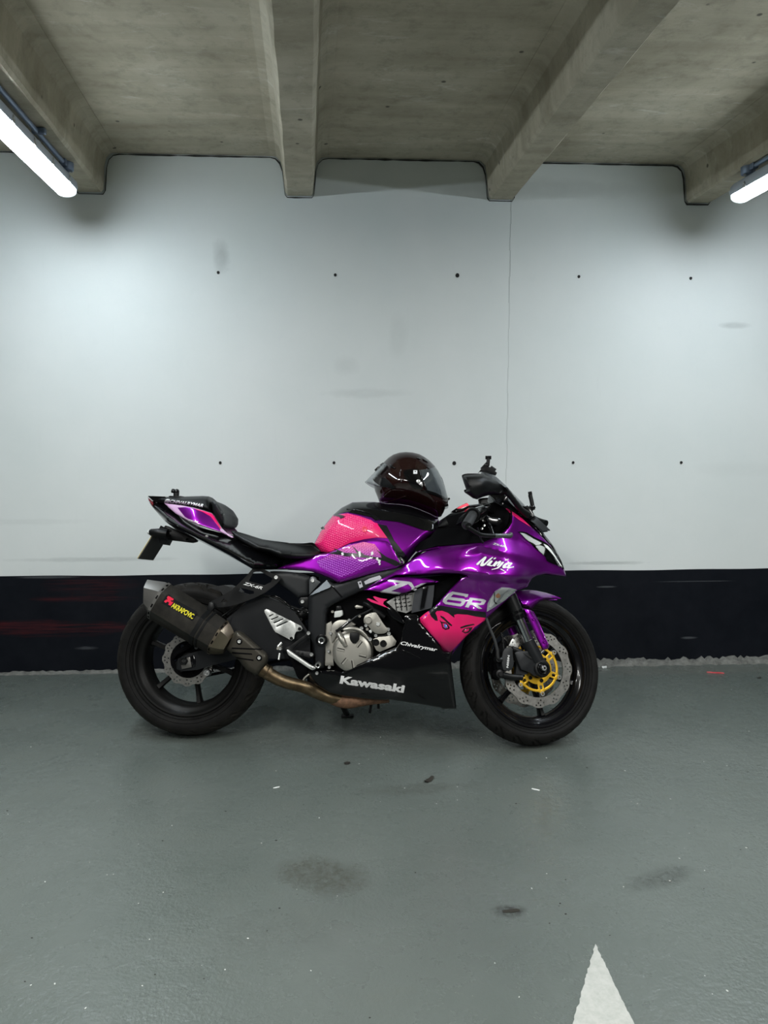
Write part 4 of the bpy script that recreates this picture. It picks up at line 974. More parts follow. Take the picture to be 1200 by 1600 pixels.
for u0, u1, h, b in ((-6.0, -1.5, 27.8, .0555), (97.5, 101.5, 26.0, .0545)):
    bd = loft('sleeve_band', [sec(u0, h, b), sec(u1, h, b)], M['titan'] if u0 > 0 else M['cap'], mf, B)
    for k in range(12):
        th = math.pi * 2 * (k + .5) / 12; q = sec((u0 + u1) / 2, h, b); C = B.p(q[0], q[1], q[4]); q2 = sec((u0 + u1) / 2 + 4, h, b); tt = (B.p(q2[0], q2[1], q2[4]) - C).normalized(); lat = Vector((0, 1, 0)); nn = lat.cross(tt)
        a_ = h / B.px_per_m(q[0], q[1], q[4]); e = 1 / max(abs(math.cos(th)), abs(math.cos(th - math.pi / 3)), abs(math.cos(th + math.pi / 3))) * .82 + .18
        pos = C + lat * (math.cos(th) * b * e * .98) + nn * (math.sin(th) * a_ * e); tan = (-lat * math.sin(th) * b + nn * math.cos(th) * a_).normalized(); out = tt.cross(tan)
        bm = bmesh.new(); R3 = Matrix((tan, tt, out)).transposed().to_4x4(); box_bm(bm, (0, 0, 0), (.015, .0055, .003), Matrix.Translation(pos) @ R3)
        bm_obj('band_slot', bm, M['dark'], bd, 0)
for u in (66, 75): loft('hanger_strap', [sec(u, 27.9, .0555), sec(u + 6 if u < 70 else u + 3, 27.6, .0555)], M['satin'], mf, B)
plate('hanger_strap_ear', K('b2: 780,440 800,380 850,390 860,450 800,520 760,500'), .195, .215, M['satin'], mf, B, .002)
loft('inlet_cone', [sec(101, 25.0, .0525), sec(107, 22.5, .047), sec(113, 19, .038), sec(118, 15, .031)], M['titan'], mf, B, shape='hex')
hs_o = K('b4: 105,405 165,270 185,215 215,195 255,192 300,215 520,410 570,450 592,490 588,550 560,600 520,650 480,700 440,715 340,660 250,540 165,470')
hsw = rolled(flat(.245), hs_o, 7, .03)
hsh = panel('heat_shield', hs_o, hsw, M['carbon'], moto, B, .004, s=3, sm=False)
strokes('shield_rib', [K('b4: 165,388 520,402 525,416 165,404'), K('b4: 170,440 400,458 408,472 165,460'), K('b4: 200,500 420,530 420,545 215,515')], hsw, M['dark'], hsh, B, .0015)
for c in ('b4: 255,318', 'b4: 488,510'):
    q = K(c)[0]; lathe('shield_recess', [(.0115, .002), (.0095, .0025), (.0085, .0006), (0, .0006)], B.p(*q, .2445), M['dark'], hsh, None, n=20); bolt(*q, .244, .0068, hsh, B, M['silver'])
pipe = ptube('exhaust_pipe', [(*K('b2: 1100,830')[0], .205), (*K('b4: 330,480')[0], .205), (*K('b4: 560,670')[0], .20), (*K('b4: 760,780')[0], .185), (*K('a5: 640,850')[0], .155), (*K('b7: 60,305')[0], .13), (*K('b7: 150,340')[0], .11), (*K('b7: 260,365')[0], .10)], [.030, .029, .026, .0245, .0245, .0245, .0245, .0245], M['bronze'], moto, B, n=22)
for a, b in (('b4: 520,640', 'b4: 555,668'), ('b4: 575,672', 'b4: 605,690')): ptube('pipe_clamp', [(*K(a)[0], .203), (*K(b)[0], .200)], .0285, M['bronze'], pipe, B, sm=False, n=24)
coll = ptube('exhaust_collector', [(*K('b7: 160,348')[0], .10), (*K('b7: 250,374')[0], .10), (*K('b7: 330,380')[0], .10), (*K('b7: 480,366')[0], .09), (*K('b7: 640,362')[0], .09)], [.020, .026, .028, .022, .014], M['rust'], moto, B)

# badge on the sleeve
strokes('badge_ground', [K('b2: 245,385 300,300 330,292 395,340 400,352 660,490 655,520 605,592 590,592 350,425 330,440 300,420')], flat(.2600), M['blackprint'], mf, B, .001)
strokes('badge_emblem', [K('b2: 272,372 296,352 314,352 306,330 318,308 340,316 388,345 376,362 345,360 362,378 384,378 366,402 348,424 322,410 332,388 312,374 292,392')], flat(.2600), M['red'], mf, B, .002)
lettering('AKRAPOVIC', K('b2: 354,438')[0], K('b2: 606,580')[0], np.array((3.6, -7.6)), flat(.2600), M['yellow'], mf, B, bold=.022, eps=.002, spacing=.92)
# muffler hanger with lettering
hk = lambda s: K('b8: ' + s)
hang = plate('muffler_hanger', hk('485,362 545,355 600,365 745,432 790,440 815,475 800,505 745,560 640,640 500,712 300,785 130,818 20,815 -25,800 -35,770 0,745 110,690 240,615 340,520 420,440'), .165, .172, M['satin'], moto, B, .0012, ds=5,
             holes=[hk('492,408 520,400 580,398 720,478 700,520 620,560 440,510'), hk('335,590 400,600 500,628 500,655 440,665 318,628'), hk('150,715 195,745 190,755 112,758')])
bolt(*hk('762,466')[0], .172, .0078, hang, B, M['silver']); bolt(*hk('0,783')[0], .172, .0085, hang, B, M['silver'])
lettering('ZX-6R', hk('372,548')[0], hk('592,608')[0], np.array((2.2, -4.2)), flat(.1725), M['white'], hang, B, bold=.03, shear=.25)

# ------------------------------------------------------------------ tail, seat
low_o = K('A: 262,392 240,358 262,348 330,368 450,462 560,520 660,545 735,560 860,590 1010,640 1050,690 985,742 840,746 700,668 500,568 400,520 330,470')
low_w = inflated(W_('A: 250,370,.07 400,440,.12 600,540,.15 900,660,.135 1000,700,.125'), low_o, 9, .06)
tl = solid('tail_lower_cowl', low_o, low_w, M['gloss'], moto, B, s=4, sm=False)
tp_o = K('b1: 345,343 560,372 700,400 800,428 905,462 930,490 960,540 1022,640 1090,700 1165,745 1140,752 1010,690 900,655 740,600 610,545 480,468 400,400')
tp_w = rolled(W_('b1: 345,343,.075 560,372,.115 900,460,.125 1022,640,.150 1165,750,.150 740,600,.165 610,545,.155 480,470,.12 700,480,.155'), tp_o, 3.0, .012)
tpn = panel('tail_panel', tp_o, tp_w, M['lilac'], moto, B, .005, s=3, mirror=True, sm=False)
decal('purple_field', K('b1: 505,398 600,392 720,412 830,448 895,495 945,570 1000,640 1008,672 900,640 760,590 660,545 590,505'), tp_w, M['purple'], tpn, B, .0014, 3)
decal('pink_field', K('b1: 690,408 830,442 905,468 935,500 1015,632 1020,645 1002,640 940,560 890,500 800,450'), tp_w, M['pink'], tpn, B, .0022, 3)
lettering('ZX-6R', K('b1: 620,552')[0], K('b1: 745,578')[0], np.array((1.0, -2.6)), tp_w, M['white'], tpn, B, bold=.03, shear=.2, eps=.003)
cowl_o = K('b1: 160,262 240,266 330,270 450,272 560,270 700,265 800,262 870,266 905,318 908,400 925,470 905,468 800,432 700,402 560,374 430,350 345,345 250,318')
cowl_w = inflated(W_('b1: 170,265,.03 345,340,.09 560,372,.118 905,462,.125 870,300,.09 560,290,.09'), cowl_o, 7, .03)
cw = solid('tail_cowl', cowl_o, cowl_w, M['satin'], moto, B, s=3, sm=False)
lettering('@CHIVALRYMAR', K('b1: 350,332')[0], K('b1: 800,393')[0], np.array((1.6, -5.0)), cowl_w, M['white'], cw, B, bold=.035, shear=.25, eps=.008, sub=2)
hump_o = K('b1: 906,325 925,320 960,326 1000,360 1030,410 1058,460 1072,540 1066,595 1040,625 1015,610 940,485 912,440')
hump_w = inflated(W_('b1: 910,400,.10 1000,460,.13 1050,600,.12'), hump_o, 7, .05)
hp = solid('pillion_backrest', hump_o, hump_w, M['plastic'], moto, B, s=3)
strokes('backrest_mark', [K('b1: 1012,425 1030,450 1024,478 1040,490 1050,470 1056,482 1040,500 1018,484 1024,455 1010,440')], hump_w, M['gloss'], hp, B, .002)
lens_o = K('A: 226,322 240,336 262,352 270,368 262,392 245,372 232,345')
solid('tail_light', lens_o, inflated(flat(.08), lens_o, 4, .03), M['redlens'], moto, B, s=2.5, sm=False)
solid('tail_tip', K('A: 228,318 330,322 345,340 330,362 262,350'), flat(.055), M['gloss'], moto, B, s=3, sm=False)
seat_o = K('A: 716,524 740,524 790,540 900,572 1050,592 B: 110,594 200,596 255,592 275,610 300,640 304,664 285,675 250,686 200,690 150,690 60,680 0,655 A: 860,640 780,590 735,555')
seat_w = inflated(W_('A: 720,535,.125 900,600,.16 1100,640,.155 B: 200,640,.14 300,660,.13'), seat_o, 12, .10)
solid('seat', seat_o, seat_w, M['seat'], moto, B, s=3.5)
bolt(*K('b1: 850,734')[0], float(low_w(K('b1: 850,734'))[0]), .005, tl, B)
lip('cowl_lip', K('b8: 368,80 520,135 640,178 698,204 684,235 650,262 615,285'), low_w, .0022, M['gloss'], tl, B)
# plate holder, winkers, number plate
hold = plate('plate_holder', K('A: 330,490 410,525 510,572 508,585 480,592 400,582 330,575 300,560 300,530'), -.02, .02, M['satin'], moto, B, .004, holes=[K('A: 450,578 458,568 466,570 460,580')])
ptube('winker_stalk', [(*K('A: 300,500')[0], .03), (*K('A: 345,520')[0], .02), (*K('A: 420,530')[0], 0)], .007, M['satin'], hold, B)
for sgn in (1, -1):
    o_ = K('A: 230,528 240,518 300,508 345,516 352,540 330,562 280,562 245,552')
    wk = loft('winker', [(*K('A: 232,530')[0], 2.0, .012, sgn * .10), (*K('A: 250,532')[0], 5.5, .024, sgn * .10), (*K('A: 300,535')[0], 7, .028, sgn * .10), (*K('A: 345,540')[0], 6, .02, sgn * .10)], M['satin'], moto, B, shape='round', n=16)
    loft('winker_lens', [(*K('A: 229,529')[0], 1.0, .008, sgn * .10), (*K('A: 234,530')[0], 3.4, .016, sgn * .10), (*K('A: 246,532')[0], 4.6, .021, sgn * .1)], M['whiteplastic'], wk, B, shape='round', n=16)
    tube('winker_arm', [B.p(*K('A: 335,540')[0], sgn * .09), B.p(*K('A: 360,550')[0], sgn * .0)], .006, M['satin'], wk, None, sm=False)
# the plate spans the machine's width, tilted under the holder
t0 = B.p(*K('A: 300,562')[0], 0.0); t1 = B.p(*K('A: 218,692')[0], 0.0); dn = (t1 - t0); fwd_n = Vector((0, 1, 0)).cross(dn).normalized()
def slabquad(name, a, b, hw_, th, m, parent, off=0.0, mw=None):
    vs = []
    for o_ in (off, off + th):
        for p_ in (a, b):
            for s_ in (-1, 1): vs.append(p_ + Vector((0, hw_ * s_, 0)) + fwd_n * o_)
    return mesh_obj(name, vs, [(0, 1, 3, 2), (4, 6, 7, 5), (0, 4, 5, 1), (2, 3, 7, 6), (0, 2, 6, 4), (1, 5, 7, 3)], m, parent, 0, mw=mw)
npl = slabquad('number_plate', t0, t1, .086, .004, M['plate'], moto, mw=B.rel)
slabquad('plate_face', t0, t1, .086, .0015, M['plateyellow'], npl, off=-.0015 if fwd_n.x > 0 else .004)
plate('plate_bracket', K('A: 290,545 345,575 330,605 300,600'), -.03, .03, M['satin'], npl, B, .002)
# camera mounts
def cam_mount(parts, wv):
    base = None
    for nm, kind, a in parts:
        if kind == 'plate': o_ = plate(nm, K(a), wv - .02, wv + .02, M['satin'], base or moto, B, .002)
        elif kind == 'ball': o_ = lathe(nm, [(0, -a[1]), (a[1] * .7, -a[1] * .7), (a[1], 0), (a[1] * .7, a[1] * .7), (0, a[1])], B.p(*K(a[0])[0], wv), M['gloss'], base or moto, None if base else B, n=18, smooth=60)
        else: o_ = ptube(nm, [(*q, wv) for q in K(a[0])], a[1], M['satin'], base or moto, B, sm=False)
        base = base or o_
cam_mount([('camera_mount', 'plate', 'b1: 398,266 420,260 480,262 540,262 582,268 578,276 500,282 405,274'), ('mount_neck', 'tube', ('b1: 490,270 492,225', .012)), ('mount_ball', 'ball', ('b1: 495,212', .0125)), ('mount_clamp', 'tube', ('b1: 440,200 475,210', .009)), ('mount_screw', 'tube', ('b1: 452,185 470,225', .006))], .02)
# ------------------------------------------------------------------ tank
tank_o = K('B: 263,600 300,528 335,478 378,428 425,388 490,355 560,352 620,353 b5: 245,673.5 340,691.3 480,699.3 600,719.3 700,753.3 820,801.3 900,843.3 935,851.3 B: 1004,490 1008,540 935,574 850,660 800,718 720,700 600,700 480,720 360,700 300,655')
tank_w = inflated(W_('B: 263,600,.10 300,528,.11 378,428,.105 490,355,.08 640,355,.085 850,405,.11 1000,500,.13 930,574,.17 850,660,.19 800,718,.19 600,700,.16 400,700,.14 320,640,.13 480,520,.165 620,480,.175 760,560,.185'), tank_o, 13, .035)
tank = solid('fuel_tank', tank_o, tank_w, M['purple'], moto, B, s=3.5, sm=False)
top_o = K('B: 380,428 425,390 490,357 560,354 620,355 b5: 250,679 340,697 480,705 600,725 700,759 820,807 900,849 934,860 B: 990,505 960,528 900,516 830,492 760,470 650,458 625,462 600,443 520,425 460,412')
decal('black_top', top_o, tank_w, M['gloss'], tank, B, .0025, 3.5)
pink_o = K('B: 268,600 303,530 338,482 378,432 460,420 530,436 600,460 625,478 640,482 700,565 630,562 560,572 480,592 400,628 345,650 302,646')
decal('pink_pad', pink_o, tank_w, M['padpink'], tank, B, .0030, 3.5)
decal('pink_field', K('B: 625,474 642,482 704,566 632,562 560,572 480,592 430,612 440,598 500,560 560,548 600,520'), tank_w, M['pink'], tank, B, .0040, 3.5)
strokes('pad_emblem', [(K('B: 562,496 572,500 577,513 571,526 560,530 550,524 546,512 551,500'), [K('B: 562,503 569,506 571,514 567,521 560,523 554,519 552,512 555,505')]), K('B: 556,508 568,508 562,518')], tank_w, M['red'], tank, B, .0055)
stripe_o = K('B: 636,482 690,492 735,580 822,688 795,716 745,660 700,572')
decal('black_stripe', stripe_o, tank_w, M['blackprint'], tank, B, .0042, 3.5)
strokes('graphic_shards', [K('B: 378,432 400,424 450,436 405,440'), K('B: 410,438 448,440 420,452'), K('B: 303,506 318,496 330,512 312,516')], tank_w, M['blackprint'], tank, B, .0055)
ln_w = tank_w
lip('tank_seam', K('B: 458,396 530,404 600,424 635,442 655,460'), tank_w, .0028, M['gloss'], tank, B, .0035)  # bead added on the seam so that it catches the light
plate('tank_bracket', K('B: 760,470 840,462 905,460 960,475 1000,505 1000,560 940,570 850,520'), -.09, .10, M['gloss'], moto, B, .004)
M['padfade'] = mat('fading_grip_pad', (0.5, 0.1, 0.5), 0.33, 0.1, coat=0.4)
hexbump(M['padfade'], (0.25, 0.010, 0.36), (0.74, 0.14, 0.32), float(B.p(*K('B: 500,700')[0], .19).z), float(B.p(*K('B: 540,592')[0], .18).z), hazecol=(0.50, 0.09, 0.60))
side_o = K('B: 46,745 100,722 160,702 230,680 300,658 345,654 400,628 480,594 560,572 630,566 695,576 720,604 760,670 795,716 750,742 680,756 600,776 530,795 480,810 410,829 360,802 300,778 250,762 150,750')
side_base = W_('B: 46,745,.125 160,710,.135 300,665,.145 400,628,.165 560,572,.178 695,576,.190 795,716,.192 600,776,.196 410,829,.190 300,778,.165 150,750,.14 480,680,.195 620,670,.200')
side_w = rolled(side_base, side_o, 4.5, .012)
sd = panel('tank_side_cover', side_o, side_w, M['purple'], moto, B, .004, s=3, mirror=True, sm=False)
decal('fading_pad', K('B: 280,700 330,678 400,640 480,606 555,588 620,600 650,640 665,690 640,710 560,738 480,775 415,796 370,770 300,735'), side_w, M['padfade'], sd, B, .0018, 3)
decal('black_stripe', K('B: 712,588 735,600 760,660 800,700 790,718 745,730 680,700 640,690 560,680 480,672 420,664 350,656 400,640 440,650 520,655 600,672 660,682 655,660 628,630 690,676 740,695 770,712'), side_w, M['blackprint'], sd, B, .0026, 3)
strokes('graphic_shards', [K('B: 378,622 410,636 440,648 405,648'), K('B: 485,604 520,640 560,660 525,660 515,650'), K('B: 430,650 470,660 480,672 440,672')], side_w, M['blackprint'], sd, B, .0034)
strokes('white_flecks', [K('B: 598,650 610,642 614,660 600,668'), K('B: 628,680 640,676 642,690 656,694 652,712 640,712 640,698 630,694'), K('B: 424,652 436,648 440,664 428,668'), K('B: 524,645 536,640 540,668 530,680'), K('B: 645,715 655,712 654,722 646,724')], side_w, M['white'], sd, B, .0042)
strokes('frame_sticker', [(K('B: 520,822 540,815 552,850 532,860'), [K('B: 529,828 538,824 541,834 533,838')]), K('B: 558,820 590,802 650,784 660,796 652,806 600,826 566,838')], lambda Q: spar_w(Q), M['greyprint'], spar, B, .004)

# ------------------------------------------------------------------ side fairings
fair_o = K('a1: 512,408 550,378 640,320 740,262 800,232 B: 1000,622 C: 40,648 160,612 300,602 425,592 500,562 545,530 575,500 590,468 593,430 590,410 560,392 575,388 600,405 660,450 720,505 780,560 830,612 862,660 885,700 906,745 917,790 870,785 800,775 745,785 720,800 700,830 690,850 640,868 F: 632,232 610,256 450,400 430,425 400,455 330,505 290,560 240,622 190,570 120,490 58,402 112,356 160,315 230,235 300,165 340,150 a1: 1200,500 1000,496 880,500 760,505 600,512 440,522 350,560 60,692 120,650 250,565 400,490')
fair_base = W_('p: 630,885,.185 650,866,.188 690,853,.200 745,849,.207 760,846,.202 790,828,.185 797,806,.170 797,795,.155 835,831,.085 862,858,.050 876,880,.030 884,901,.018 870,897,.05 838,899,.115 820,912,.165 808,922,.205 '
                     '720,870,.236 770,872,.222 815,873,.170 690,885,.248 720,894,.260 775,898,.258 815,902,.208 660,897,.232 570,922,.200 600,905,.215 '
                     '740,925,.232 710,925,.238 690,945,.240 745,955,.238 700,985,.236 725,975,.228 705,1022,.205 760,970,.215 668,965,.225 760,940,.222 790,930,.215')
L1 = K('p: 672,870 690,866 720,859 752,852 783,860 823,871 858,880'); L2 = K('p: 690,888 720,893 760,897 790,900 815,901 850,898')
fair_w = rolled(creased(fair_base, [(L1, -1, .0012, 22, 810, 850), (L1[2:], 1, .0017, 13, 815, 862), (L2, 1, .0020, 12, 830, 860)]), fair_o, 4.0, .014)
fairing = panel('side_fairing', fair_o, fair_w, M['purple'], moto, B, .005, s=3.2, mirror=True, sm=False)
# the wing below carrying the big initials
wing_o = K('a1: 350,556 440,540 600,538 780,548 870,568 960,592 880,606 800,612 720,650 640,690 560,722 430,742 250,716 170,702 60,692 200,625')
wing_w = rolled(W_('a1: 60,692,.198 350,556,.205 600,538,.200 780,548,.205 960,592,.200 640,690,.215 430,742,.212 250,716,.205 450,640,.222'), wing_o, 3.0, .010)
wing = panel('fairing_wing', wing_o, wing_w, M['purple'], moto, B, .005, s=3, mirror=True, sm=False)
strokes('lettering', [K('a1: 340,572 365,565 600,592 618,605 385,702 500,722 480,742 262,720 255,706 490,606 350,592'),
                      K('a1: 560,596 622,600 655,652 740,612 800,606 730,640 668,676 690,682 662,694 620,684 625,662 600,636')], wing_w, M['greyprint'], wing, B, .002)
panel('duct_shade_panel', K('a1: 640,692 960,592 1180,500 1200,560 1100,680 1010,790 905,862 860,860 880,640 800,640'), flat(.165), M['dark'], wing, B, .003, sm=False)  # dark sheet standing in for the shade inside the duct
# lettering on the big fairing
strokes('lettering', [(K('a2: 500,182 690,214 680,246 650,250 640,236 512,214 480,246 640,268 662,290 632,340 600,358 420,330 386,300 400,262 450,208'), [K('a2: 450,276 600,296 612,306 594,326 440,304 434,292')]),
                      (K('a2: 706,252 868,272 898,290 872,334 800,346 852,384 812,386 736,340 708,338 690,372 648,364'), [K('a2: 738,282 838,296 844,304 830,318 728,310')])], fair_w, M['greyprint'], fairing, B, .002)
ninja = ['N', 'i', 'n', 'j', 'a']
C_ = lambda s: K('C: ' + s)
N_ = lambda q: K('nj: ' + q)
strokes('lettering', [N_('135,335 150,300 200,255 270,200 330,148 365,142 378,160 362,200 320,260 305,310 330,305 400,240 470,180 525,150 530,165 480,215 400,290 345,345 290,370 240,370 225,345 250,290 285,235 240,275 195,330 165,345'),
                      N_('372,345 400,310 450,255 490,235 525,245 500,290 462,330 475,345 520,352 500,372 430,360'), N_('535,205 560,175 595,165 605,180 570,205'),
                      N_('505,352 530,330 575,275 600,250 632,252 622,280 690,242 725,250 705,300 668,345 640,372 612,364 645,312 655,292 610,330 570,380 545,372'),
                      N_('705,312 730,275 770,262 795,275 760,320 700,385 650,425 580,440 495,455 500,440 560,425 600,412 640,388'), N_('800,245 850,205 895,195 900,215 860,235 815,252'),
                      (N_('745,395 760,350 820,300 900,275 970,282 992,305 950,350 915,385 960,385 1020,370 1020,395 960,410 890,430 855,420 860,400 800,418 765,420'), [N_('825,370 880,325 920,315 930,325 880,365 840,382')]),
                      N_('690,435 730,430 820,490 800,500')], fair_w, M['white'], fairing, B, .003, s=2.0)
lettering('ZX-6R', K('a8: 598,678')[0], K('a8: 738,715')[0], np.array((1.0, -3.0)), fair_w, M['white'], fairing, B, bold=.03, shear=.2, eps=.002)
strokes('pink_trim', [C_('562,392 576,390 600,405 660,450 712,500 690,488 640,458 600,428')], fair_w, M['pink'], fairing, B, .002)
pinkart = K('a2: 222,410 250,470 300,520 330,525 318,470 300,430 320,408 380,405 450,430 500,470 525,488 520,455 560,445 680,452 780,474 890,488 880,520 820,560 760,600 690,680 600,770 520,850 480,890 400,880 330,770 230,660 130,540 118,492 170,445')
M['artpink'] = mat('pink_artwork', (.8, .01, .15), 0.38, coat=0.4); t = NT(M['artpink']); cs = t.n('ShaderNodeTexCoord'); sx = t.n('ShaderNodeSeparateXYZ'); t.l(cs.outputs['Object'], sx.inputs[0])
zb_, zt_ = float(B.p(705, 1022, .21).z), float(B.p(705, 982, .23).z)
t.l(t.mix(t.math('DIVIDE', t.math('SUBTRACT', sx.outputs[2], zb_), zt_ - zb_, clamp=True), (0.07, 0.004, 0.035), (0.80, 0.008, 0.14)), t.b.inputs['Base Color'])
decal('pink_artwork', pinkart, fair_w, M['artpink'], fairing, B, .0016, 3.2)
decal('black_band', K('a2: 310,338 400,352 520,372 640,392 760,408 890,424 900,470 888,490 780,476 680,454 560,446 522,456 526,490 500,472 450,432 380,407 320,410 302,432 320,472 332,526 300,522 250,472 222,410 270,370'), fair_w, M['blackprint'], fairing, B, .0019, 3.2)
strokes('artwork_eyes', [K('a2: 360,462 400,480 450,530 498,575 496,590 460,570 410,520 365,482'), (K('a2: 350,515 375,535 430,545 470,600 465,620 420,632 385,610 372,560'), [K('a2: 385,552 425,555 452,600 445,612 415,614 392,596')]),
                         K('a2: 592,600 660,575 750,560 765,570 690,590 600,615'), (K('a2: 610,650 640,618 690,605 740,600 720,640 690,665 650,672'), [K('a2: 630,648 650,625 700,614 690,645 655,658')])], fair_w, M['blackprint'], fairing, B, .0026)
M['eyeblue'] = mat('eye_blue', (0.06, 0.16, 0.55), 0.3)
strokes('artwork_iris', [K('a2: 402,570 420,562 440,578 442,600 425,612 408,598')], fair_w, M['eyeblue'], fairing, B, .0032)
strokes('artwork_glint', [K('a2: 424,574 434,578 434,592 426,590'), K('a2: 650,625 660,622 662,634 652,636')], fair_w, M['white'], fairing, B, .0038)
# pink blade between wing and engine
bl_o = K('a3: 548,118 570,112 640,140 690,160 640,118 622,92 640,88 700,108 788,122 745,150 740,180 800,228 700,190 600,155')
panel('pink_blade', bl_o, flat(.205), M['pink'], moto, B, .006, s=3, sm=False)

# lower fairing (belly pan)
bel_o = K('b7: 0,132 60,132 130,135 225,135 262,148 300,140 440,75 560,20 610,-8 E: 826,566 850,530 856,470 880,395 905,385 950,388 a2: 100,470 118,494 130,542 230,662 330,772 400,882 480,892 520,852 b7: 1120,40 1140,200 1167,438 1055,440 1045,430 870,400 720,378 640,366 560,368 430,358 300,345 180,318 90,270 40,262 0,256')
bel_base = W_('p: 480,1046,.150 525,1047,.180 600,1016,.205 630,985,.212 670,965,.214 705,1020,.202 703,1035,.200 712,1107,.150 690,1107,.150 650,1098,.165 600,1093,.150 540,1088,.140 490,1072,.140 '
              '640,1040,.212 680,1060,.198 580,1055,.200 530,1065,.178 620,1080,.188')
bel_w = rolled(bel_base, bel_o, 4.0, .014)
belly = panel('lower_fairing', bel_o, bel_w, M['gloss'], moto, B, .005, s=3.6, mirror=True, sm=False)
lettering('Kawasaki', K('b7: 253,236')[0], K('b7: 755,310')[0], np.array((2.4, -11.6)), bel_w, M['white'], belly, B, bold=.048, eps=.003, spacing=1.02)
lettering('Chivalrymar', K('E: 846,551')[0], K('E: 1060,592')[0], np.array((1.2, -5.4)), bel_w, M['white'], belly, B, bold=.022, shear=.22, eps=.0022)
lip('fairing_highlight_lip', K('b7: 300,139 440,76 560,18 604,-4'), bel_w, .0028, M['gloss'], belly, B)  # bead added where the edge highlight runs
lip('fairing_highlight_lip', K('a3: 885,686 980,724 1050,749 1180,812'), bel_w, .0022, M['gloss'], belly, B)  # second bead added for an edge highlight
plate('belly_tray', K('E: 330,720 540,720 840,620 1000,560 1130,640 1150,890 1000,860 700,840 500,800'), -.12, .12, M['dark'], moto, B, .01, ds=14)
# stand and drain hoses under the belly
ptube('side_stand', [(*K('b7: 270,410')[0], -.06), (*K('b7: 300,470')[0], -.10)], .010, M['satin'], moto, B, sm=False)
def floor_pt(px, py, z=0.0):
    d = FWD + RGT * ((px - 600) / FPX) + UPV * ((800 - py) / FPX); return CPOS + d * ((z - CAM_H) / d.z)
BMi = BM.inverted()
ft = BMi @ floor_pt(543, 1118, .006)
st = tube('side_stand', [B.p(*K('b7: 262,380')[0], -.08), ft + Vector((0, -.01, .008))], [.013, .010], M['satin'], moto, B, sm=False)
bm = bmesh.new(); box_bm(bm, (0, 0, 0), (.055, .03, .008), BMi.to_3x3().to_4x4()); bmesh.ops.translate(bm, verts=bm.verts, vec=ft)
bm_obj('stand_foot', bm, M['satin'], st, 0, bevel=.003)
for a, b in (('b7: 503,390', 'b7: 488,470'), ('b7: 556,385', 'b7: 556,437')): ptube('drain_hose', [(*K(a)[0], .02), (*K(b)[0], .02)], .0055, M['satin'], moto, B, sm=False)

# ------------------------------------------------------------------ nose: lamps, screen
nose_o = K('C: 600,400 640,410 700,440 760,505 800,555 842,610 870,660 892,705 906,745 900,752 880,700 850,650 800,590 740,530 690,490 640,450')
solid('nose_centre', nose_o, inflated(flat(.05), nose_o, 5, .018), M['gloss'], moto, B, s=3)
hl_o = K('b6: 235,14 262,10 305,22 345,45 400,82 480,118 560,162 610,215 655,278 700,350 738,415 742,432 700,412 620,378 562,352 540,300 490,255 430,208 380,155 320,98 270,45')
hl_w = lambda Q: fair_w(Q)
h0 = panel('headlight', hl_o, lambda Q: fair_w(Q) + .0022, M['dark'], moto, B, .003, s=2.5, mirror=True, sm=False)
strokes('lamp_reflector', [K('b6: 245,18 300,28 350,55 400,88 470,122 500,140 470,160 430,165 400,140 350,118 310,88 270,46'), K('b6: 430,172 480,165 520,180 556,205 552,260 548,298 500,255 440,212 425,190'),
                           K('b6: 520,150 570,175 610,222 655,288 700,360 730,412 715,405 680,350 640,290 590,230 550,190')], lambda Q: fair_w(Q) + .0022, M['reflector'], h0, B, .004, s=1.5)
strokes('lamp_edge', [K('b6: 520,146 570,172 610,218 655,284 700,356 738,415 722,408 684,350 642,292 592,232 548,190')], lambda Q: fair_w(Q) + .0022, M['reflector'], h0, B, .0145, s=1.5)
panel('lens', hl_o, lambda Q: fair_w(Q) + .014, M['lens'], h0, B, .002, s=3, sm=False)
strokes('lamp_brow', [K('b6: 215,8 262,2 320,14 420,72 500,108 570,148 640,218 690,300 735,400 730,402 676,300 620,225 560,165 480,122 400,88 300,26 240,16')], lambda Q: fair_w(Q), M['gloss'], fairing, B, .004)
# winker set into the fairing
tw_o = K('F: 452,360 458,310 472,282 500,240 540,216 590,220 630,230 612,250 545,302 490,338')
tw_w = lambda Q: fair_w(Q) + .003
tw = panel('front_winker', tw_o, tw_w, M['greyprint'], moto, B, .006, s=2.5, sm=False, mirror=True)
strokes('lamp_reflector', [K('F: 465,330 476,285 505,245 540,222 580,225 560,245 530,262 520,285 500,310 475,335'), K('F: 560,250 600,232 620,235 590,262 540,300 525,300')], tw_w, M['reflector'], tw, B, .004, s=1.5)
strokes('orange_bulb', [K('F: 505,262 520,250 532,262 530,275 515,280 505,274')], tw_w, M['orange'], tw, B, .0055)
strokes('bulb_rim', [K('F: 494,245 500,245 500,300 516,312 505,316 494,300')], tw_w, M['plastic'], tw, B, .006)
panel('lens', tw_o, lambda Q: fair_w(Q) + .016, M['lens'], tw, B, .002, s=3, sm=False)
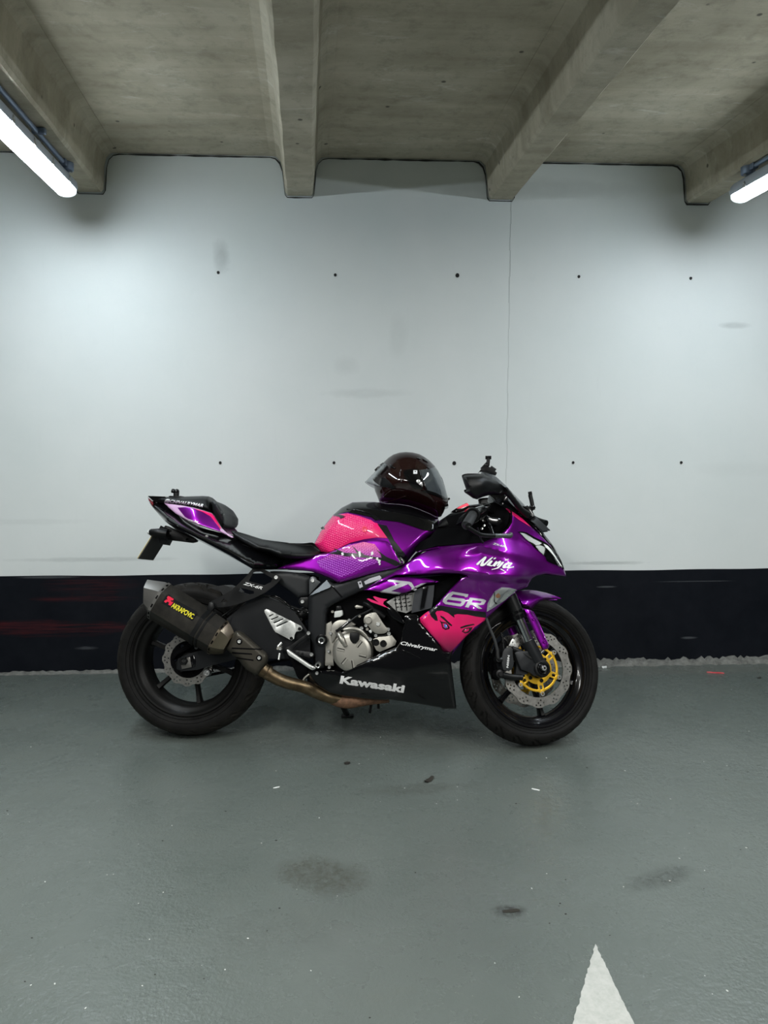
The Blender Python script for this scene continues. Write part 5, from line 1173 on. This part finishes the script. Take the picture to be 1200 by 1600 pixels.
# windscreen: a smoked bubble closed over the centre line
scr_o = K('C: 418,182 440,170 468,182 510,208 560,252 610,305 665,362 720,425 770,478 826,521 782,524 730,480 690,452 660,415 640,408 600,395 572,386 540,372 500,350 466,312 470,300 500,300 560,298 572,290 545,268 500,230')
scr_w = inflated(W_('C: 440,172,.02 560,250,.03 665,362,.035 826,521,.03 690,452,.09 572,386,.135 466,312,.15 572,290,.10'), scr_o, 5, .01)
sfr = panel('windscreen', scr_o, scr_w, M['glass'], moto, B, .003, s=3, mirror=True, sm=False)
panel('screen_edge', K('C: 556,268 582,286 640,360 692,425 676,432 630,374 575,306 560,290'), W_('C: 430,176,.035 580,285,.05 690,400,.055 515,236,.045'), M['satin'], sfr, B, .003, s=3, sm=False)
panel('screen_base', K('C: 640,408 690,400 740,440 800,495 826,521 780,524 735,482 690,450'), W_('C: 640,408,.07 690,400,.055 826,521,.035 735,482,.07'), M['plastic'], sfr, B, .004, s=3, sm=False, mirror=True)
panel('inner_cowl', K('C: 466,312 470,302 520,305 570,318 578,345 590,360 640,410 620,420 570,390 545,376 510,352'), W_('C: 466,312,.14 570,318,.15 640,410,.11 545,376,.155'), M['gloss'], moto, B, .004, s=3, sm=False)
# cockpit recess, dark
ck_o = K('C: 590,405 596,430 592,468 576,500 545,530 500,562 425,592 300,600 160,610 40,640 B: 935,574 1000,540 C: 60,500 170,490 215,440 290,420 330,410 420,390 470,360 500,352 545,376')
plate('cockpit_liner', ck_o, -.13, .125, M['dark'], moto, B, .006, ds=10, sm=False)
panel('cockpit_side', K('C: 560,520 590,470 596,430 588,402 600,412 604,440 600,475 580,510 545,535 500,565 430,592 420,588'), flat(.168), M['gloss'], moto, B, .004, s=3, sm=False)
panel('inner_panel', K('C: 20,610 120,560 150,520 250,505 330,500 400,540 425,590 300,600 160,610 40,646'), W_('C: 20,610,.15 330,500,.15 425,590,.185 160,610,.185'), M['dark'], moto, B, .004, s=3, sm=False)

# mirrors
def mirror_():
    mo = K('C: 305,203 318,196 338,192 385,190 432,190 480,212 530,245 558,268 576,284 570,296 530,302 470,308 430,322 398,338 372,332 322,298 318,288 332,284 320,250')
    mw_ = inflated(W_('C: 305,203,.40 432,190,.36 576,290,.26 400,330,.37 430,250,.38'), mo, 7, .30)
    o_ = between('mirror', mo, mw_, W_('C: 305,203,.33 432,190,.30 576,290,.20 400,330,.30'), M['satin'], moto, B, s=3, sm=False)
    return o_
mr = mirror_()
ml = flip_obj(mr); ml.location = (.10, 0, -.02)
ptube('mirror_stalk', [(*K('C: 560,285')[0], .245), (*K('C: 600,330')[0], .20), (*K('C: 650,395')[0], .13), (*K('C: 690,430')[0], .09)], [.014, .011, .012, .016], M['satin'], mr, B)
flip_obj(bpy.data.objects['mirror_stalk']).parent = ml
plate('mirror_foot', K('C: 640,390 665,378 700,392 735,440 720,455 690,448 660,430'), .06, .095, M['gloss'], mr, B, .005, sm=True)
cam_mount([('camera_mount', 'plate', 'C: 402,182 412,170 440,172 508,192 512,182 498,172 470,150 440,140 420,160'), ('mount_neck', 'tube', ('C: 425,165 458,130', .010)), ('mount_ball', 'ball', ('C: 452,138', .011)), ('mount_post', 'tube', ('C: 458,140 462,100', .0075)), ('mount_head', 'tube', ('C: 444,94 478,94', .0075)), ('mount_clamp', 'tube', ('C: 470,155 500,175', .012))], .05)
cam_mount([('screen_mount', 'plate', 'C: 668,382 690,374 712,390 740,450 720,462 690,440'), ('mount_ball', 'ball', ('C: 718,385', .013)), ('mount_arm', 'tube', ('C: 724,400 714,345 706,312', .0085)), ('mount_head', 'tube', ('C: 696,306 716,302', .008)), ('mount_lever', 'tube', ('C: 712,402 732,380', .007))], .05)

# ------------------------------------------------------------------ handlebar side (turned with the steering)
gp = ptube('handlebar_grip', [(*K('C: 330,492')[0], .36), (*K('C: 345,470')[0], .345), (*K('C: 372,425')[0], .27)], [.0175, .0185, .018], M['grip'], moto, F, sm=False, n=20)
ptube('bar_end', [(*K('C: 345,496')[0], .38), (*K('C: 333,488')[0], .36)], .013, M['satin'], gp, FC, sm=False)
ptube('grip_flange', [(*K('C: 369,430')[0], .276), (*K('C: 374,422')[0], .268)], .0275, M['satin'], gp, FC, sm=False, n=24)
gl_ = flip_obj(gp)
ptube('switch_housing', [(*K('C: 380,428')[0], .265), (*K('C: 430,405')[0], .20)], [.026, .022], M['gloss'], gp, FC, sm=False)
ptube('handlebar', [(*K('C: 380,425')[0], .26), (*K('C: 450,395')[0], .13)], .014, M['satin'], moto, F, sm=False)
ptube('lever_guard', [(*K('C: 340,495')[0], .375), (*K('C: 352,508')[0], .375), (*K('C: 400,538')[0], .36), (*K('C: 430,548')[0], .35), (*K('C: 500,551')[0], .34)], [.006, .007, .0075, .0075, .0075], M['satin'], gp, FC, n=10)
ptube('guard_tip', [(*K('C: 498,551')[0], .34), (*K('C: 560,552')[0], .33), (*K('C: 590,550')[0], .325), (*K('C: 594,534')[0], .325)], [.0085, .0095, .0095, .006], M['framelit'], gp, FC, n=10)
ptube('brake_lever', [(*K('C: 490,548')[0], .30), (*K('C: 470,495')[0], .28), (*K('C: 455,470')[0], .24), (*K('C: 450,440')[0], .20)], [.006, .007, .007, .008], M['gloss'], gp, FC, n=10)
ptube('cable', [(*K('C: 400,505')[0], .27), (*K('C: 415,560')[0], .24), (*K('C: 430,594')[0], .22)], .0035, M['frame'], gp, FC)
mc = plate('brake_master_cylinder', K('C: 400,395 440,370 470,365 480,380 450,420 470,440 530,450 545,470 520,490 470,480 430,470 400,450'), .16, .21, M['gloss'], moto, F, .006, sm=True)
plate('lever_perch', K('C: 300,470 320,430 350,405 400,400 420,440 400,470 360,480'), .19, .25, M['satin'], mc, FC, .006, sm=True)
for c in ('C: 430,466', 'C: 436,492', 'C: 468,492', 'C: 422,510'): bolt(*K(c)[0], .205, .0045, mc, FC, M['silver'])
rsv = plate('brake_reservoir', K('C: 265,395 300,375 335,358 352,372 350,392 300,410 270,412'), .02, .075, M['gloss'], moto, F, .006, sm=True)
strokes('reservoir_cap', [K('C: 275,392 300,376 338,360 348,372 330,380 295,392')], flat(.076), M['redpart'], rsv, FC, .001)
plate('red_clamp', K('C: 335,400 350,384 356,392 345,412'), .09, .13, M['redpart'], rsv, FC, .003)
plate('top_yoke', K('C: 190,470 215,440 240,420 300,412 380,395 440,380 470,372 500,395 470,430 380,460 300,480 200,500 165,500'), -.11, .10, M['satin'], moto, F, .006)
ptube('hydraulic_hose', [(*K('C: 350,380')[0], .09), (*K('C: 400,375')[0], .12), (*K('C: 450,372')[0], .14), (*K('C: 520,410')[0], .13), (*K('C: 550,390')[0], .12)], .006, M['gloss'], moto, F)
ptube('throttle_cable', [(*K('C: 380,440')[0], .22), (*K('C: 440,400')[0], .2), (*K('C: 500,420')[0], .15), (*K('C: 545,400')[0], .13)], .0055, M['gloss'], moto, F)
ptube('bridge_tube', [(*K('C: 505,425')[0], .13), (*K('C: 540,395')[0], .13), (*K('C: 560,380')[0], .13)], .009, M['plastic'], moto, F)

# ------------------------------------------------------------------ front fork, brakes, mudguard
fk = ptube('front_fork', [(*K('F: 560,210')[0], .100), (*K('F: 598,300')[0], .100), (*K('F: 640,398')[0], .100)], .0285, M['satin'], moto, F, sm=False, n=28, mirror=True)
for a, b in (('F: 622,352', 'F: 628,366'), ('F: 630,378', 'F: 640,402')): ptube('fork_clamp', [(*K(a)[0], .100), (*K(b)[0], .100)], .0315, M['gloss'], fk, FC, sm=False, n=28)
ptube('fork_tube', [(*K('F: 638,392')[0], .100), (*K('F: 700,540')[0], .100)], .0205, M['chrome'], fk, FC, sm=False, n=28)
fl = ptube('fork_lower', [(*K('F: 690,530')[0], .100), (*K('F: 722,595')[0], .100), (*K('F: 752,650')[0], .100)], [.0265, .0275, .026], M['frame'], moto, F, sm=False, n=28, mirror=True)
ax_c = FA + Vector((0, -.10, 0))
lathe('axle_clamp', [(.0, -.012), (.034, -.012), (.036, -.006), (.036, .012), (.031, .019), (.020, .021), (0, .021)], ax_c, M['satin'], fl, None, n=36)
lathe('front_axle', [(0, .035), (.0065, .035), (.0085, .033), (.0085, .028), (.014, .028), (.0165, .024), (.0165, -.22), (0, -.22)], ax_c, M['gloss'], moto, F, n=24)
lathe('axle_bolt', [(.0105, .028), (.0105, .0345), (.008, .0375), (.0045, .0375), (.004, .034), (0, .034)], ax_c, M['steel'], fl, None, n=18)
lathe('axle_collar', [(.016, .018), (.016, .024), (.0225, .0265), (.0245, .022), (.0255, .015)], ax_c, M['gloss'], fl, None, n=28)
plate('fork_web', K('F: 700,590 735,650 765,690 740,740 700,715 655,700 630,640 615,600 640,590'), .085, .112, M['frame'], fl, FC, .006, sm=True, ds=5)
plate('caliper_bracket', K('F: 600,575 640,582 690,612 720,650 700,718 640,745 622,730 628,660 618,620'), .078, .098, M['frame'], fl, FC, .004, ds=5)
ptube('bracket_arm', [(*K('F: 600,575')[0], .10), (*K('F: 650,598')[0], .10), (*K('F: 710,635')[0], .10)], [.011, .012, .014], M['satin'], fl, FC)
ptube('bracket_arm', [(*K('F: 525,725')[0], .10), (*K('F: 590,740')[0], .10), (*K('F: 660,745')[0], .10)], [.013, .012, .012], M['satin'], fl, FC)
lathe('arm_boss', [(0, .02), (.0085, .02), (.0085, .014), (.016, .012), (.018, -.02)], F.p(*K('F: 523,725')[0], .10), M['satin'], fl, None, n=20)
cp = plate('front_brake_caliper', K('F: 550,590 562,575 590,566 604,576 606,620 610,660 602,692 580,705 552,702 545,680 540,640 545,610'), .055, .118, M['plastic'], moto, F, .008, ds=5, mirror=True, sm=True)
plate('caliper_back', K('F: 500,640 520,560 560,520 580,560 560,640 560,720 520,760 500,740'), .02, .06, M['dark'], cp, FC, .006, sm=True)
lettering('NISSIN', K('F: 578,688')[0], K('F: 586,616')[0], np.array((-3.0, -.6)), flat(.1185), M['white'], cp, FC, bold=.02, eps=.0012)
plate('pad_plate', K('F: 582,558 590,540 602,518 618,524 628,560 614,568 600,562'), .075, .082, M['silver'], cp, FC, .001, holes=[K('F: 602,536 608,536 608,544 602,544'), K('F: 614,552 620,552 620,558 614,558')], ds=3)
for c, w_ in (('F: 540,500', .10), ('F: 545,535', .10), ('F: 515,590', .11), ('F: 516,612', .11)): bolt(*K(c)[0], w_, .0055, cp, FC, M['satin'])
ptube('hose_union', [(*K('F: 515,575')[0], .115), (*K('F: 518,635')[0], .115), (*K('F: 540,640')[0], .115)], [.009, .011, .010], M['satin'], cp, FC)
lathe('bleed_nut', [(0, .012), (.010, .012), (.013, .006), (.013, -.01)], F.p(*K('F: 515,640')[0], .11), M['satin'], cp, None, n=12)
ptube('brake_hose', [(*K('F: 448,395')[0], .13), (*K('F: 470,455')[0], .13), (*K('F: 500,530')[0], .125), (*K('F: 517,600')[0], .115)], .0058, M['grip'], moto, F)
ptube('brake_hose', [(*K('F: 535,480')[0], .09), (*K('F: 545,520')[0], .09), (*K('F: 550,575')[0], .09)], .005, M['satin'], moto, F)
ptube('brake_hose', [(*K('F: 440,520')[0], .05), (*K('F: 480,460')[0], .05), (*K('F: 530,425')[0], .05)], .006, M['gloss'], moto, F)
fen_o = K('F: 596,262 615,245 650,234 700,232 742,236 800,248 850,265 892,282 870,284 830,286 790,296 765,308 735,330 716,352 690,345 650,335 640,322 618,290')
fen_w = inflated(W_('F: 600,262,.075 700,234,.03 890,282,.02 830,286,.05 716,350,.098 650,335,.100 690,290,.092 770,280,.075'), fen_o, 7, .022)
fd = panel('front_mudguard', fen_o, fen_w, M['purple'], moto, F, .004, s=3, mirror=True, sm=False)
leg_o = K('F: 664,338 700,345 718,352 722,368 742,395 762,440 785,490 812,545 818,568 806,580 780,584 750,520 715,440 690,390')
leg_w = rolled(flat(.128), leg_o, 3.5, .012)
lg = panel('fork_guard', leg_o, leg_w, M['purple'], moto, F, .005, s=2.5, mirror=True, sm=False)
lip('guard_highlight_rib', K('F: 720,358 740,392 762,440 790,505 810,552'), leg_w, .003, M['purple'], lg, FC)  # rib added to give the guard its bright edge highlight
for c in ('a6: 622,278', 'a6: 750,545'): bolt(*K(c)[0], .128, .0062, lg, FC, M['purple'])

# ------------------------------------------------------------------ helmet resting on the tank
H0 = B.p(*K('B: 780,400')[0], 0.0)
HM = BM @ Matrix.Translation(H0)
helm = empty('helmet', HM, 'glossy dark maroon full-face helmet with smoked visor resting on the tank', 'helmet')
class HF(Frame):
    pass
HFr = Frame(BM, BM); HFr.rel = Matrix.Translation(-H0)
HC = Frame(BM, BM); HC.rel = Matrix()
hk5 = lambda s: K('b5: ' + s)
sh_o = hk5('178,475 188,410 205,340 245,265 300,200 350,150 410,112 480,90 555,82 635,88 710,106 775,140 835,185 890,242 935,305 970,375 1000,450 1025,530 1042,600 1052,660 1046,705 1020,745 1000,790 970,840 935,850 900,842 820,800 700,752 600,718 480,698 340,690 245,672 222,610 195,545')
hw_ = inflated(W_('b5: 600,400,.128 300,400,.118 900,500,.112 950,750,.10 300,650,.11 560,100,.10'), sh_o, 40, .004)
hs_ = solid('shell', sh_o, hw_, M['maroon'], helm, HFr, s=3, sm=False)
vis_o = hk5('712,296 760,290 830,283 890,262 905,262 945,325 985,400 1012,480 1034,570 1048,612 1020,622 980,598 900,560 800,530 770,480 740,390')
vis = panel('visor', vis_o, lambda Q: hw_(Q) + .004, mat('visor_smoke', (0.05, 0.058, 0.065), 0.05, coat=1.0), helm, HFr, .003, s=2.5, mirror=True, sm=False)
panel('visor_seal', hk5('730,540 800,532 900,562 985,602 1030,628 1068,620 1076,632 1050,650 1020,640 900,590 800,560'), lambda Q: hw_(Q) + .006, M['gloss'], helm, HFr, .004, s=3, sm=False, mirror=True)
for q in ('680,150 700,146 722,154 735,166 700,168', '752,158 790,170 828,196 822,212 785,196 755,176', '800,262 815,250 832,256 828,274 806,278', '358,226 374,222 400,242 412,262 440,268 430,280 380,268'): panel('shell_vent', hk5(q), rolled(lambda Q: hw_(Q) + .008, hk5(q), 1.2, .006), M['gloss'], helm, HFr, .008, s=1.5, mirror=True, sm=False)  # raised gloss pieces, vents among them, shaped to catch highlights
lip('visor_highlight_rim', hk5('720,298 740,370 765,440 785,495 803,526'), lambda Q: hw_(Q) + .006, .0028, M['gloss'], vis, HC)  # bead added for the highlight along the visor edge
lip('shell_highlight_ridge', hk5('500,288 488,340 494,400 510,438 540,455'), hw_, .0026, M['maroon'], hs_, HC)  # bead added to catch a highlight on the shell
lip('shell_highlight_ridge', hk5('262,664 330,666 420,646 520,610 560,604'), hw_, .0030, M['maroon'], hs_, HC)  # lower bead, likewise added for a highlight
side = panel('visor_pivot_cover', hk5('525,300 600,285 680,280 715,300 740,400 760,480 740,520 640,505 590,440 540,380'), lambda Q: hw_(Q) + .004, M['gloss'], helm, HFr, .003, s=3, mirror=True)
lathe('pivot_screw', [(.008, 0), (.008, .003), (.006, .004), (0, .004)], HFr.p(*hk5('702,428')[0], float(hw_(hk5('702,428'))[0]) + .004), M['silver'], side, None, n=18)
strokes('maker_badge', [(hk5('644,298 690,298 690,340 644,340'), [hk5('656,308 678,308 674,318 660,318')])], lambda Q: hw_(Q) + .004, M['white'], side, HC, .001)
sp_o = hk5('74,436 110,400 190,318 260,250 300,212 335,232 300,290 230,360 195,420 235,460 275,488 262,498 180,482 120,460')
sp_w = rolled(W_('b5: 74,436,.05 300,212,.09 270,490,.095 200,400,.085'), sp_o, 5, .03)
solid('rear_spoiler', sp_o, sp_w, M['smoke'], helm, HFr, s=3, sm=False)
panel('spoiler_base', hk5('165,402 200,380 290,385 350,415 400,470 440,500 400,520 350,500 275,490 200,440'), lambda Q: np.maximum(hw_(Q) + .004, .075), M['satin'], helm, HFr, .004, s=3, mirror=True)
panel('vent_slot', hk5('188,292 230,252 285,208 300,212 260,255 215,298 196,306'), lambda Q: hw_(Q) + .05, M['gloss'], helm, HFr, .01, s=3)
solid('chin_vent', hk5('1020,700 1050,690 1056,715 1040,722 1010,730'), flat(.05), M['gloss'], helm, HFr, s=3)
